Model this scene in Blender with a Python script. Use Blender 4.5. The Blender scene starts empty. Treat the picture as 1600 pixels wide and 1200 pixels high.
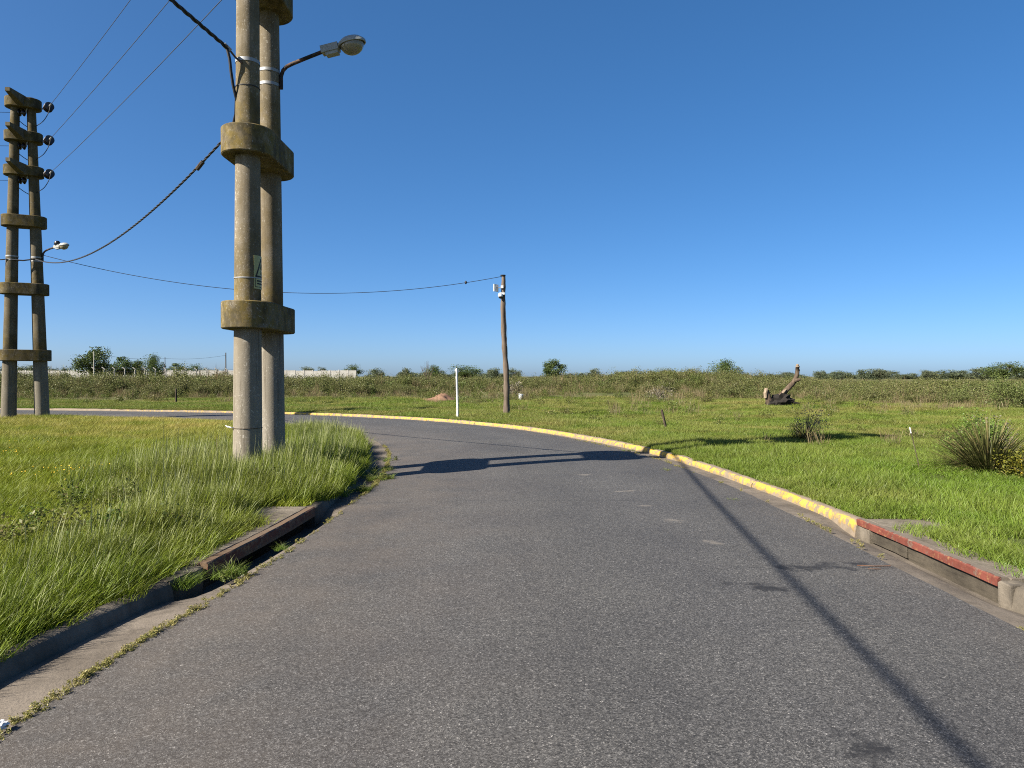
import bpy, bmesh, math, random
import numpy as np
from mathutils import Vector, Matrix
from mathutils.geometry import delaunay_2d_cdt

random.seed(7)
rng = np.random.default_rng(7)
SC = bpy.context.scene
COL = SC.collection
R = math.radians

# ------------------------------------------------------------------ camera
CAM_H = 1.6
FPX = 1120.0                      # focal length in pixels of the 1600 px wide photograph
cam_d = bpy.data.cameras.new('camera')
cam = bpy.data.objects.new('camera', cam_d)
COL.objects.link(cam)
cam_d.sensor_width = 36.0
cam_d.lens = 36.0 * FPX / 1600.0
cam_d.clip_start = 0.05
cam_d.clip_end = 9000.0
cam.location = (0, 0, CAM_H)
cam.rotation_euler = (R(90 - 0.61), 0, 0)
SC.camera = cam

# ------------------------------------------------------------------ sky, sun, exposure
SUN_EL = R(36.5)
SUN_TO = Vector((-0.866 * math.cos(SUN_EL), -0.5 * math.cos(SUN_EL), math.sin(SUN_EL)))
world = bpy.data.worlds.new('World')
SC.world = world
world.use_nodes = True
wn = world.node_tree
sky = wn.nodes.new('ShaderNodeTexSky')
sky.sky_type = 'NISHITA'
sky.sun_disc = False
sky.sun_elevation = SUN_EL
sky.sun_rotation = R(240)
sky.altitude = 0
sky.air_density = 0.5
sky.dust_density = 1.0
sky.ozone_density = 6.0
bgn = wn.nodes['Background']
gam = wn.nodes.new('ShaderNodeGamma'); gam.inputs[1].default_value = 0.75      # even tone curve over the whole sky
hsv = wn.nodes.new('ShaderNodeHueSaturation'); hsv.inputs['Saturation'].default_value = 1.3; hsv.inputs['Value'].default_value = 1.32
wn.links.new(sky.outputs[0], gam.inputs[0])
wn.links.new(gam.outputs[0], hsv.inputs['Color'])
wn.links.new(hsv.outputs[0], bgn.inputs[0])
bgn.inputs[1].default_value = 0.066
sun_d = bpy.data.lights.new('sun', 'SUN')
sun_d.energy = 5.0
sun_d.angle = R(0.5)
sun_d.color = (1.0, 0.92, 0.80)
sun = bpy.data.objects.new('sun', sun_d)
COL.objects.link(sun)
sun.rotation_euler = (-SUN_TO).to_track_quat('-Z', 'Y').to_euler()
sun.location = (-20, -12, 30)
SC.view_settings.view_transform = 'Standard'
SC.view_settings.look = 'None'
SC.view_settings.gamma = 1.0
SC.view_settings.exposure = 1.6
SC.view_settings.use_curve_mapping = False
SC.render.engine = 'CYCLES'
SC.cycles.max_bounces = 5
SC.cycles.use_denoising = False
SC.cycles.filter_width = 1.05
SC.cycles.transparent_max_bounces = 6


# ------------------------------------------------------------------ helpers
def P(px, py, d):
    """world point seen at photo pixel (px, py) at depth d"""
    return Vector(((px - 800) / FPX * d, d, CAM_H + (588 - py) / FPX * d))


def tag(o, label=None, cat=None, group=None, kind=None):
    if label: o['label'] = label
    if cat: o['category'] = cat
    if group: o['group'] = group
    if kind: o['kind'] = kind
    return o


def empty(name, loc=(0, 0, 0), rz=0.0):
    o = bpy.data.objects.new(name, None)
    o.location = loc
    o.rotation_euler = (0, 0, rz)
    o.empty_display_size = 0.2
    COL.objects.link(o)
    return o


def mesh_from(name, v, f, mat=None, smooth=False):
    me = bpy.data.meshes.new(name)
    if isinstance(v, np.ndarray): v = v.tolist()
    if isinstance(f, np.ndarray): f = f.tolist()
    me.from_pydata(v, [], f)
    if mat: me.materials.append(mat)
    if smooth:
        me.polygons.foreach_set('use_smooth', np.ones(len(me.polygons), dtype=bool))
    me.update()
    return me


def link(name, me, parent=None):
    o = bpy.data.objects.new(name, me)
    COL.objects.link(o)
    if parent: o.parent = parent
    return o


class MB:
    """collects simple shapes into one mesh"""
    def __init__(self):
        self.v = []; self.f = []

    def add(self, vs, fs):
        b = len(self.v)
        self.v += [tuple(p) for p in vs]
        self.f += [tuple(b + i for i in q) for q in fs]
        return self

    def tube(self, pts, rad, n=12, caps=True):
        pts = [Vector(p) for p in pts]
        if not hasattr(rad, '__len__'): rad = [rad] * len(pts)
        rings = []
        up = None
        for i, p in enumerate(pts):
            if i == 0: t = pts[1] - p
            elif i == len(pts) - 1: t = p - pts[i - 1]
            else: t = pts[i + 1] - pts[i - 1]
            t.normalize()
            if up is None:
                ref = Vector((0, 0, 1)) if abs(t.z) < 0.9 else Vector((1, 0, 0))
                a = t.cross(ref).normalized()
            else:
                a = (up - t * up.dot(t)).normalized()
            up = a
            b = t.cross(a)
            rings.append([p + (a * math.cos(k * 2 * math.pi / n) + b * math.sin(k * 2 * math.pi / n)) * rad[i] for k in range(n)])
        vs = [q for r in rings for q in r]
        fs = []
        for i in range(len(rings) - 1):
            for k in range(n):
                k2 = (k + 1) % n
                fs.append((i * n + k, i * n + k2, (i + 1) * n + k2, (i + 1) * n + k))
        if caps:
            fs.append(tuple(reversed(range(n))))
            fs.append(tuple((len(rings) - 1) * n + k for k in range(n)))
        return self.add(vs, fs)

    def box(self, lo, hi, m=None):
        (a, b, c), (d, e, f) = lo, hi
        vs = [Vector(p) for p in ((a, b, c), (d, b, c), (d, e, c), (a, e, c), (a, b, f), (d, b, f), (d, e, f), (a, e, f))]
        if m: vs = [m @ p for p in vs]
        return self.add(vs, [(3, 2, 1, 0), (4, 5, 6, 7), (0, 1, 5, 4), (1, 2, 6, 5), (2, 3, 7, 6), (3, 0, 4, 7)])

    def prism(self, poly, z0, z1, bev=0.0):
        n = len(poly)
        c = Vector((sum(p[0] for p in poly) / n, sum(p[1] for p in poly) / n))
        def ring(z, ins):
            out = []
            for i in range(n):
                p = Vector(poly[i][:2]); a = Vector(poly[i - 1][:2]); b = Vector(poly[(i + 1) % n][:2])
                t = (b - a).normalized()
                nn = Vector((t.y, -t.x))
                if nn.dot(p - c) < 0: nn = -nn
                q = p - nn * ins
                out.append((q.x, q.y, z))
            return out
        if bev > 0:
            rs = [ring(z0, bev), ring(z0 + bev, 0), ring(z1 - bev, 0), ring(z1, bev)]
        else:
            rs = [ring(z0, 0), ring(z1, 0)]
        vs = [p for r in rs for p in r]
        fs = []
        for i in range(len(rs) - 1):
            for k in range(n):
                k2 = (k + 1) % n
                fs.append((i * n + k, i * n + k2, (i + 1) * n + k2, (i + 1) * n + k))
        fs.append(tuple(reversed(range(n))))
        fs.append(tuple((len(rs) - 1) * n + k for k in range(n)))
        return self.add(vs, fs)

    def lathe(self, prof, n=20, m=None, a0=0.0, a1=2 * math.pi):
        full = abs(a1 - a0 - 2 * math.pi) < 1e-6
        cnt = n if full else n + 1
        vs = []
        for (r, z) in prof:
            for k in range(cnt):
                a = a0 + (a1 - a0) * k / n
                p = Vector((r * math.cos(a), r * math.sin(a), z))
                vs.append(m @ p if m else p)
        fs = []
        for i in range(len(prof) - 1):
            for k in range(n):
                k2 = (k + 1) % cnt
                fs.append((i * cnt + k, i * cnt + k2, (i + 1) * cnt + k2, (i + 1) * cnt + k))
        return self.add(vs, fs)

    def build(self, name, mat, parent=None, smooth=False, angle=40):
        me = mesh_from(name, self.v, self.f, mat, smooth)
        bm = bmesh.new(); bm.from_mesh(me)
        bmesh.ops.recalc_face_normals(bm, faces=bm.faces)
        bm.to_mesh(me); bm.free()
        if smooth and angle:
            me.set_sharp_from_angle(angle=R(angle))
        return link(name, me, parent)


# ------------------------------------------------------------------ materials
class NT:
    def __init__(self, name):
        self.m = bpy.data.materials.new(name)
        self.m.use_nodes = True
        self.t = self.m.node_tree
        self.b = self.t.nodes['Principled BSDF']
        self.out = self.t.nodes['Material Output']
        self.b.inputs['Roughness'].default_value = 0.85
        self.b.inputs['Specular IOR Level'].default_value = 0.25
        self._pos = None; self._obj = None

    def n(self, typ, **kw):
        nd = self.t.nodes.new(typ)
        for k, v in kw.items(): setattr(nd, k, v)
        return nd

    def l(self, a, b):
        self.t.links.new(a, b)

    @property
    def pos(self):
        if self._pos is None: self._pos = self.n('ShaderNodeNewGeometry').outputs['Position']
        return self._pos

    @property
    def obj(self):
        if self._obj is None: self._obj = self.n('ShaderNodeTexCoord').outputs['Object']
        return self._obj

    def map(self, vec, scale=(1, 1, 1), loc=(0, 0, 0)):
        mp = self.n('ShaderNodeMapping')
        mp.inputs['Scale'].default_value = scale
        mp.inputs['Location'].default_value = loc
        self.l(vec, mp.inputs['Vector'])
        return mp.outputs[0]

    def noise(self, vec, scale, detail=3, rough=0.55, dist=0.0):
        nd = self.n('ShaderNodeTexNoise')
        nd.inputs['Scale'].default_value = scale
        nd.inputs['Detail'].default_value = detail
        nd.inputs['Roughness'].default_value = rough
        nd.inputs['Distortion'].default_value = dist
        self.l(vec, nd.inputs['Vector'])
        return nd.outputs['Fac']

    def voro(self, vec, scale, feature='F1'):
        nd = self.n('ShaderNodeTexVoronoi', feature=feature)
        nd.inputs['Scale'].default_value = scale
        self.l(vec, nd.inputs['Vector'])
        return nd

    def ramp(self, fac, stops, interp='LINEAR'):
        nd = self.n('ShaderNodeValToRGB')
        cr = nd.color_ramp
        cr.interpolation = interp
        while len(cr.elements) < len(stops): cr.elements.new(0.5)
        for e, (p, c) in zip(cr.elements, stops):
            e.position = p
            e.color = (c[0], c[1], c[2], 1) if hasattr(c, '__len__') else (c, c, c, 1)
        self.l(fac, nd.inputs[0])
        return nd.outputs[0]

    def mix(self, fac, a, b, mode='MIX'):
        nd = self.n('ShaderNodeMix', data_type='RGBA', blend_type=mode)
        for s, x in ((nd.inputs[0], fac), (nd.inputs[6], a), (nd.inputs[7], b)):
            if hasattr(x, 'is_output') or hasattr(x, 'links'): self.l(x, s)
            elif hasattr(x, '__len__'): s.default_value = (x[0], x[1], x[2], 1)
            elif s.type == 'RGBA': s.default_value = (x, x, x, 1)
            else: s.default_value = x
        return nd.outputs[2]

    def math(self, op, a, b=0.0, c=None, clamp=False):
        nd = self.n('ShaderNodeMath', operation=op, use_clamp=clamp)
        for i, x in enumerate((a, b, c)):
            if x is None: continue
            if hasattr(x, 'links'): self.l(x, nd.inputs[i])
            else: nd.inputs[i].default_value = x
        return nd.outputs[0]

    def attr(self, name, typ='GEOMETRY', out='Fac'):
        nd = self.n('ShaderNodeAttribute', attribute_type=typ, attribute_name=name)
        return nd.outputs[out]

    def rnd(self):
        return self.n('ShaderNodeObjectInfo').outputs['Random']

    def color(self, c):
        if hasattr(c, 'links'): self.l(c, self.b.inputs['Base Color'])
        else: self.b.inputs['Base Color'].default_value = (c[0], c[1], c[2], 1)

    def bump(self, h, strength=0.3, dist=0.02):
        nd = self.n('ShaderNodeBump')
        nd.inputs['Strength'].default_value = strength
        nd.inputs['Distance'].default_value = dist
        self.l(h, nd.inputs['Height'])
        self.l(nd.outputs[0], self.b.inputs['Normal'])

    def rough(self, r, spec=None):
        if hasattr(r, 'links'): self.l(r, self.b.inputs['Roughness'])
        else: self.b.inputs['Roughness'].default_value = r
        if spec is not None: self.b.inputs['Specular IOR Level'].default_value = spec

    def leafy(self, col, trans=0.35, tcol=None):
        """diffuse plus translucent leaf"""
        d = self.n('ShaderNodeBsdfDiffuse'); t = self.n('ShaderNodeBsdfTranslucent')
        g = self.n('ShaderNodeBsdfGlossy'); g.inputs['Roughness'].default_value = 0.45
        g.inputs['Color'].default_value = (0.9, 0.95, 0.9, 1)
        mx = self.n('ShaderNodeMixShader'); mx.inputs[0].default_value = trans
        mg = self.n('ShaderNodeMixShader'); mg.inputs[0].default_value = 0.012
        self.l(col, d.inputs[0])
        self.l(tcol if tcol is not None else col, t.inputs[0])
        self.l(d.outputs[0], mx.inputs[1]); self.l(t.outputs[0], mx.inputs[2])
        self.l(mx.outputs[0], mg.inputs[1]); self.l(g.outputs[0], mg.inputs[2])
        self.l(mg.outputs[0], self.out.inputs[0])
        self.t.nodes.remove(self.b)
        return self.m


def simple(name, col, rough=0.7, metal=0.0, var=0.15, scale=20, spec=0.3, bump=0.0):
    m = NT(name)
    nz = m.noise(m.obj, scale, 4)
    c = m.mix(nz, [x * (1 - var) for x in col], [min(1, x * (1 + var)) for x in col])
    m.color(c); m.rough(rough, spec)
    m.b.inputs['Metallic'].default_value = metal
    if bump: m.bump(nz, bump, 0.01)
    return m.m


# asphalt
def mat_asphalt():
    m = NT('asphalt')
    p = m.pos
    vor = m.voro(p, 230)                             # aggregate about 8 mm
    grain = m.ramp(m.n('ShaderNodeSeparateColor').outputs[0], [(0, 0), (1, 1)]) if False else None
    sep = m.n('ShaderNodeSeparateColor'); m.l(vor.outputs['Color'], sep.inputs[0])
    stone = m.ramp(sep.outputs[0], [(0.0, (0.020, 0.020, 0.020)), (0.45, (0.050, 0.049, 0.048)), (0.8, (0.078, 0.076, 0.073)), (0.97, (0.115, 0.112, 0.105)), (1.0, (0.22, 0.21, 0.195))])
    vor2 = m.voro(p, 95)
    sep2 = m.n('ShaderNodeSeparateColor'); m.l(vor2.outputs['Color'], sep2.inputs[0])
    big = m.ramp(sep2.outputs[1], [(0.0, 0.48), (0.5, 0.88), (0.9, 1.10), (1.0, 1.75)])
    c = m.mix(1.0, stone, big, 'MULTIPLY')
    lg = m.noise(p, 0.55, 5, 0.6)
    c = m.mix(m.ramp(lg, [(0.3, 0.0), (0.7, 1.0)]), m.mix(1.0, c, (0.80, 0.80, 0.82), 'MULTIPLY'), m.mix(1.0, c, (1.16, 1.15, 1.12), 'MULTIPLY'))
    c = m.mix(m.ramp(m.noise(m.map(p, (1.0, 0.16, 1)), 1.5, 5, 0.65), [(0.48, 0.0), (0.75, 0.5)]), c, m.mix(1.0, c, (0.72, 0.72, 0.74), 'MULTIPLY'))
    # traffic-polished bands running along the road
    tr = m.attr('track')
    c = m.mix(m.math('MULTIPLY', tr, 0.22), c, m.mix(1.0, c, (1.35, 1.36, 1.4), 'MULTIPLY'))
    # tan dust beside the left gutter
    dust = m.math('MULTIPLY', m.attr('dust'), m.ramp(m.noise(p, 1.3, 5, 0.65), [(0.3, 0.15), (0.65, 1.0)]))
    c = m.mix(m.math('MULTIPLY', dust, 0.55, clamp=True), c, m.mix(0.45, (0.125, 0.098, 0.074), c))
    # oil stains with a shape of their own, pale scuffs
    def blob(cx, cy, rx, ry, ang, lo, hi, sc=3.0, amt=0.9):
        mp = m.n('ShaderNodeMapping', vector_type='TEXTURE')
        mp.inputs['Location'].default_value = (cx, cy, 0)
        mp.inputs['Rotation'].default_value = (0, 0, ang)
        mp.inputs['Scale'].default_value = (rx, ry, 1)
        m.l(p, mp.inputs['Vector'])
        sx = m.n('ShaderNodeSeparateXYZ'); m.l(mp.outputs[0], sx.inputs[0])
        r2 = m.math('ADD', m.math('MULTIPLY', sx.outputs[0], sx.outputs[0]), m.math('MULTIPLY', sx.outputs[1], sx.outputs[1]))
        nz = m.noise(p, sc, 5, 0.65)
        v = m.math('ADD', m.math('SUBTRACT', 1.0, m.math('SQRT', r2)), m.math('MULTIPLY', m.math('SUBTRACT', nz, 0.5), amt * 2))
        nd = m.n('ShaderNodeMapRange', interpolation_type='SMOOTHSTEP'); m.l(v, nd.inputs[0])
        nd.inputs[1].default_value = lo; nd.inputs[2].default_value = hi
        return nd.outputs[0]
    for (cx, cy, rx, ry, an) in ((2.50, 5.90, 0.36, 0.20, 0.15), (2.95, 6.05, 0.16, 0.10, 0.0), (1.85, 5.30, 0.26, 0.15, -0.3), (1.48, 2.95, 0.12, 0.22, 0.3)):
        c = m.mix(m.math('MULTIPLY', m.math('MULTIPLY', blob(cx, cy, rx * 1.3, ry * 0.85, an, 0.15, 0.9, 7.0, 2.0), m.ramp(m.noise(m.map(p, (1, 2.6, 1)), 9, 5, 0.7), [(0.3, 0.25), (0.55, 1.0)])), 0.92), c, (0.009, 0.009, 0.010))
    for (cx, cy, rx, ry, an) in ((1.58, 8.6, 0.16, 0.06, 0.2), (1.75, 7.75, 0.13, 0.16, 0.5), (1.55, 9.7, 0.3, 0.07, 0.4), (1.15, 11.3, 0.18, 0.12, 0.2), (1.9, 6.7, 0.1, 0.16, 0.5)):
        c = m.mix(m.math('MULTIPLY', blob(cx, cy, rx, ry, an, 0.1, 0.8, 9.0, 1.1), 0.45), c, (0.17, 0.15, 0.125))
    # hairline transverse joint
    sy = m.n('ShaderNodeSeparateXYZ'); m.l(p, sy.inputs[0])
    yy = m.math('ADD', sy.outputs[1], m.math('MULTIPLY', m.noise(p, 1.2, 4), 0.10))
    for y0, w0, am in ((9.0, 0.014, 0.55), (12.75, 0.02, 0.3), (4.1, 0.006, 0.3)):
        ln = m.math('LESS_THAN', m.math('ABSOLUTE', m.math('SUBTRACT', yy, y0)), w0)
        c = m.mix(m.math('MULTIPLY', ln, m.math('MULTIPLY', m.ramp(m.noise(p, 3.0, 4), [(0.4, 0), (0.6, 1)]), am)), c, (0.02, 0.02, 0.02))
    m.color(c)
    m.rough(0.82, 0.3)
    h = m.math('ADD', vor.outputs['Distance'], m.math('MULTIPLY', sep2.outputs[1], 0.4))
    m.bump(h, 0.35, 0.006)
    return m.m


def mat_concrete(name, base, dark, dirt=0.6, scale=1.0):
    m = NT(name)
    p = m.pos
    n1 = m.noise(p, 1.6 * scale, 6, 0.65)
    n2 = m.noise(p, 28 * scale, 4, 0.6)
    n3 = m.noise(m.map(p, (1, 1, 0.25)), 6 * scale, 5, 0.7)
    c = m.mix(n2, [x * 0.78 for x in base], [x * 1.18 for x in base])
    c = m.mix(m.math('MULTIPLY', m.ramp(n1, [(0.38, 0), (0.66, 1)]), dirt), c, dark)
    c = m.mix(m.math('MULTIPLY', m.ramp(n3, [(0.5, 0), (0.72, 1)]), dirt * 0.7), c, [x * 0.7 for x in dark])
    m.color(c); m.rough(0.92, 0.15)
    m.bump(m.math('ADD', n2, m.math('MULTIPLY', m.noise(p, 90, 3), 0.6)), 0.5, 0.012)
    return m.m


def mat_kerb_paint(name, paint, conc, wear_lo, wear_hi):
    m = NT(name)
    p = m.pos
    n2 = m.noise(p, 30, 4, 0.6)
    n1 = m.noise(p, 3.0, 5, 0.65)
    cc = m.mix(n2, [x * 0.7 for x in conc], [x * 1.15 for x in conc])
    cc = m.mix(m.ramp(n1, [(0.4, 0), (0.7, 0.8)]), cc, (0.10, 0.085, 0.065))
    cp = m.mix(m.ramp(m.noise(p, 5, 5, 0.65), [(0.3, 0), (0.7, 1)]), [x * 0.62 for x in paint], [min(1, x * 1.18) for x in paint])
    sz_p = m.n('ShaderNodeSeparateXYZ'); m.l(p, sz_p.inputs[0])
    low = m.n('ShaderNodeMapRange'); m.l(sz_p.outputs[2], low.inputs[0]); low.inputs[1].default_value = 0.03; low.inputs[2].default_value = -0.03
    cp = m.mix(m.math('MULTIPLY', low.outputs[0], m.ramp(m.noise(p, 7, 4), [(0.3, 0.2), (0.6, 0.9)])), cp, (0.16, 0.115, 0.06))
    cp = m.mix(m.ramp(m.noise(p, 14, 5, 0.7), [(0.55, 0), (0.8, 0.7)]), cp, (0.33, 0.25, 0.10))
    chips = m.noise(p, 8, 8, 0.72, 0.5)
    wear = m.attr('wear', 'OBJECT')
    thr = m.math('ADD', chips, m.math('MULTIPLY', wear, 0.35))
    edge = m.math('MULTIPLY', m.math('SUBTRACT', 1.0, m.attr('paint')), 0.6)
    msk = m.ramp(m.math('ADD', thr, edge), [(wear_lo, 1), (wear_hi, 0)])
    m.color(m.mix(msk, cc, cp)); m.rough(0.8, 0.25)
    m.bump(m.math('ADD', n2, m.math('MULTIPLY', msk, 0.8)), 0.45, 0.008)
    return m.m


def mat_pylon(name='pylon_concrete', k=1.0):
    m = NT(name)
    p = m.obj
    n1 = m.noise(m.map(p, (1, 1, 0.22)), 5, 6, 0.65)      # vertical weather streaks
    n2 = m.noise(p, 40, 4, 0.65)
    n3 = m.noise(p, 2.2, 5, 0.6)
    c = m.mix(n1, (0.105, 0.088, 0.062), (0.245, 0.213, 0.163))
    c = m.mix(m.ramp(n3, [(0.40, 0), (0.64, 0.85)]), c, (0.115, 0.090, 0.054))
    c = m.mix(m.ramp(m.noise(p, 60, 4, 0.75), [(0.47, 0.0), (0.70, 0.40)]), c, (0.060, 0.050, 0.037))
    c = m.mix(m.math('MULTIPLY', m.attr('clean'), 0.7), c, m.mix(n1, (0.17, 0.155, 0.125), (0.265, 0.245, 0.205)))
    run = m.ramp(m.noise(m.map(p, (1, 1, 0.05)), 16, 5, 0.7), [(0.52, 0), (0.70, 0.75)])
    c = m.mix(run, c, (0.080, 0.066, 0.046))
    # lime flecks
    fl = m.ramp(m.noise(m.map(p, (1, 1, 0.5)), 42, 5, 0.75), [(0.56, 0), (0.64, 1)])
    fl = m.math('MULTIPLY', fl, m.ramp(n1, [(0.45, 0), (0.6, 1)]))
    c = m.mix(m.math('MULTIPLY', fl, 0.8), c, (0.44, 0.41, 0.35))
    # ochre lichen gathered just above and on the collars
    lich = m.math('MULTIPLY', m.attr('lichen'), m.ramp(m.noise(p, 6, 6, 0.7), [(0.34, 0), (0.58, 1)]))
    c = m.mix(m.math('MULTIPLY', lich, 0.85), c, m.mix(m.noise(p, 13, 4), (0.175, 0.118, 0.022), (0.060, 0.054, 0.020)))
    moss = m.math('MULTIPLY', m.attr('lichen'), m.ramp(m.noise(m.map(p, (1, 1, 0.6)), 3.6, 6, 0.7), [(0.47, 0), (0.60, 1)]))
    c = m.mix(m.math('MULTIPLY', moss, 0.75), c, (0.042, 0.036, 0.022))
    fl2 = m.math('MULTIPLY', m.ramp(m.noise(p, 26, 6, 0.75), [(0.60, 0), (0.66, 1)]), m.ramp(m.noise(p, 1.3, 4), [(0.42, 0), (0.58, 1)]))
    c = m.mix(m.math('MULTIPLY', fl2, 0.75), c, (0.46, 0.43, 0.36))
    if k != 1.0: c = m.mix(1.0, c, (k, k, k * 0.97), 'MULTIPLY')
    m.color(c); m.rough(0.93, 0.12)
    m.bump(m.math('ADD', n2, m.math('MULTIPLY', m.noise(p, 110, 3), 0.4)), 0.28, 0.008)
    return m.m


def mat_wood(name, a, b, scale=1.0):
    m = NT(name)
    p = m.obj
    n1 = m.noise(m.map(p, (1, 1, 0.06)), 22 * scale, 6, 0.65)
    n2 = m.noise(p, 3 * scale, 4, 0.6)
    c = m.mix(m.ramp(n1, [(0.3, 0), (0.7, 1)]), a, b)
    c = m.mix(m.math('MULTIPLY', n2, 0.5), c, [x * 0.55 for x in a])
    m.color(c); m.rough(0.9, 0.12)
    m.bump(n1, 0.6, 0.015)
    return m.m


def mat_ground():
    m = NT('field_soil')
    p = m.pos
    n1 = m.noise(p, 0.12, 6, 0.6)
    n2 = m.noise(p, 0.9, 6, 0.65)
    n3 = m.noise(p, 14, 4, 0.65)
    g = m.mix(n3, (0.022, 0.034, 0.007), (0.062, 0.092, 0.018))
    g = m.mix(m.ramp(n2, [(0.4, 0), (0.7, 0.6)]), g, (0.07, 0.078, 0.02))
    g = m.mix(m.ramp(n1, [(0.42, 0), (0.66, 0.75)]), g, (0.10, 0.090, 0.040))
    far = m.n('ShaderNodeMapRange')
    cd = m.n('ShaderNodeVectorMath', operation='LENGTH'); m.l(p, cd.inputs[0])
    # beyond the pasture the plain is olive scrub
    m.l(cd.outputs['Value'], far.inputs[0])
    far.inputs[1].default_value = 42; far.inputs[2].default_value = 75
    g = m.mix(far.outputs[0], g, m.mix(n2, (0.075, 0.078, 0.032), (0.115, 0.108, 0.050)))
    soil = m.mix(n3, (0.05, 0.039, 0.023), (0.10, 0.081, 0.052))
    g = m.mix(m.ramp(m.noise(p, 2.6, 5, 0.7), [(0.60, 0), (0.72, 0.8)]), g, soil)
    m.color(g); m.rough(0.95, 0.1)
    m.bump(m.math('ADD', n3, m.noise(p, 55, 3)), 0.6, 0.03)
    return m.m


def mat_grass(name, young, mid, dry, dryness=0.25, trans=0.24, band=None):
    m = NT(name)
    p = m.pos
    rb = m.n('ShaderNodeSeparateColor')
    at = m.n('ShaderNodeAttribute', attribute_type='GEOMETRY', attribute_name='blade')
    m.l(at.outputs['Color'], rb.inputs[0])
    r1, tip, pale = rb.outputs[0], rb.outputs[1], rb.outputs[2]
    patch = m.noise(p, 0.35, 5, 0.6)
    patch2 = m.noise(p, 1.7, 4, 0.6)
    mixf = m.math('ADD', m.math('MULTIPLY', r1, 0.5), m.math('SUBTRACT', patch2, 0.25), clamp=True)
    c = m.mix(mixf, young, mid)
    rn = m.rnd()
    c = m.mix(m.math('MULTIPLY', m.math('POWER', rn, 2.0), 0.55), c, [x * 0.5 for x in mid])
    c = m.mix(m.ramp(m.noise(p, 0.8, 5, 0.65), [(0.50, 0.0), (0.72, 0.6)]), c, [x * 0.6 for x in mid])
    d = m.math('ADD', m.ramp(patch, [(0.45, 0.0), (0.72, 1.0)]), m.math('MULTIPLY', m.math('POWER', r1, 4.0), 0.8))
    if band is not None:
        d = m.math('ADD', d, band(m, p))
    c = m.mix(m.math('MULTIPLY', d, dryness, clamp=True), c, dry)
    c = m.mix(m.math('MULTIPLY', m.math('MULTIPLY', tip, tip), 0.18), c, (0.20, 0.20, 0.045))
    c = m.mix(m.math('MULTIPLY', pale, 0.75), c, (0.26, 0.27, 0.14))
    return m.leafy(c, trans)


def mat_leaf(name, a, b, dry=(0.2, 0.16, 0.07), dryf=0.2, trans=0.25, use_rnd=True):
    m = NT(name)
    p = m.pos
    at = m.n('ShaderNodeAttribute', attribute_type='GEOMETRY', attribute_name='blade')
    rb = m.n('ShaderNodeSeparateColor'); m.l(at.outputs['Color'], rb.inputs[0])
    c = m.mix(rb.outputs[0], a, b)
    if use_rnd:
        rn = m.rnd()
        c = m.mix(m.math('MULTIPLY', m.math('POWER', rn, 1.5), dryf * 2, clamp=True), c, dry)
    c = m.mix(m.math('MULTIPLY', m.ramp(m.noise(p, 0.25, 4), [(0.4, 0), (0.7, 1)]), dryf), c, dry)
    c = m.mix(rb.outputs[2], c, dry)
    return m.leafy(c, trans)


M = {}
M['asphalt'] = mat_asphalt()
M['gutter'] = mat_concrete('gutter_concrete', (0.142, 0.121, 0.098), (0.058, 0.049, 0.039), 0.75)
M['kerb_grey'] = mat_concrete('kerb_concrete', (0.145, 0.125, 0.098), (0.045, 0.039, 0.03), 0.85)
M['slab'] = mat_concrete('inlet_slab_concrete', (0.165, 0.143, 0.112), (0.06, 0.05, 0.037), 0.9)
M['pit'] = mat_concrete('pit_concrete', (0.12, 0.10, 0.08), (0.04, 0.035, 0.03), 0.8)
M['kerb_yellow'] = mat_kerb_paint('yellow_kerb_paint', (0.46, 0.29, 0.042), (0.20, 0.158, 0.112), 0.475, 0.57)
M['kerb_red'] = mat_kerb_paint('red_edge_paint', (0.130, 0.037, 0.025), (0.13, 0.105, 0.08), 0.56, 0.66)
M['rust'] = mat_kerb_paint('rusty_edge_paint', (0.085, 0.029, 0.017), (0.12, 0.078, 0.046), 0.47, 0.62)
M['board'] = mat_concrete('stained_face_concrete', (0.075, 0.064, 0.048), (0.022, 0.019, 0.015), 0.9)
_bt = M['board'].node_tree
for _n in _bt.nodes:
    if _n.type == 'MAPPING': _n.inputs['Scale'].default_value = (0.5, 0.5, 6.0)
M['pylon'] = mat_pylon()
M['pylon_old'] = mat_pylon('darker_pylon_concrete', 0.68)  # near pylon's concrete with its colour evenly darkened, for the far pylon
M['pole_wood'] = mat_wood('pole_timber', (0.075, 0.056, 0.042), (0.19, 0.15, 0.115))
M['bark'] = mat_wood('trunk_bark', (0.05, 0.036, 0.026), (0.13, 0.097, 0.068), 0.5)
M['torn_wood'] = mat_wood('torn_wood', (0.13, 0.095, 0.066), (0.33, 0.26, 0.185), 0.8)
M['root'] = simple('root_soil', (0.012, 0.010, 0.008), 0.95, var=0.5, scale=9, bump=0.8)
M['stake_wood'] = mat_wood('stake_wood', (0.035, 0.027, 0.019), (0.10, 0.078, 0.056))
M['galv'] = simple('galvanised_steel', (0.26, 0.265, 0.265), 0.55, 0.4, 0.2, 30)
M['rust_pipe'] = mat_kerb_paint('rusty_pipe_paint', (0.022, 0.020, 0.022), (0.12, 0.046, 0.022), 0.50, 0.60)
M['lamp_grey'] = simple('lamp_housing_paint', (0.27, 0.275, 0.25), 0.5, 0.0, 0.35, 14)
M['porcelain'] = simple('dark_glazed_porcelain', (0.016, 0.010, 0.008), 0.25, 0.0, 0.3, 20, 0.5)
M['cable'] = simple('black_cable', (0.016, 0.016, 0.018), 0.6, 0, 0.3, 20)
M['wire'] = simple('tarnished_wire', (0.05, 0.052, 0.055), 0.6, 0.1, 0.2, 8)
M['white'] = simple('white_paint', (0.55, 0.55, 0.52), 0.6, 0, 0.12, 9)
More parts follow.
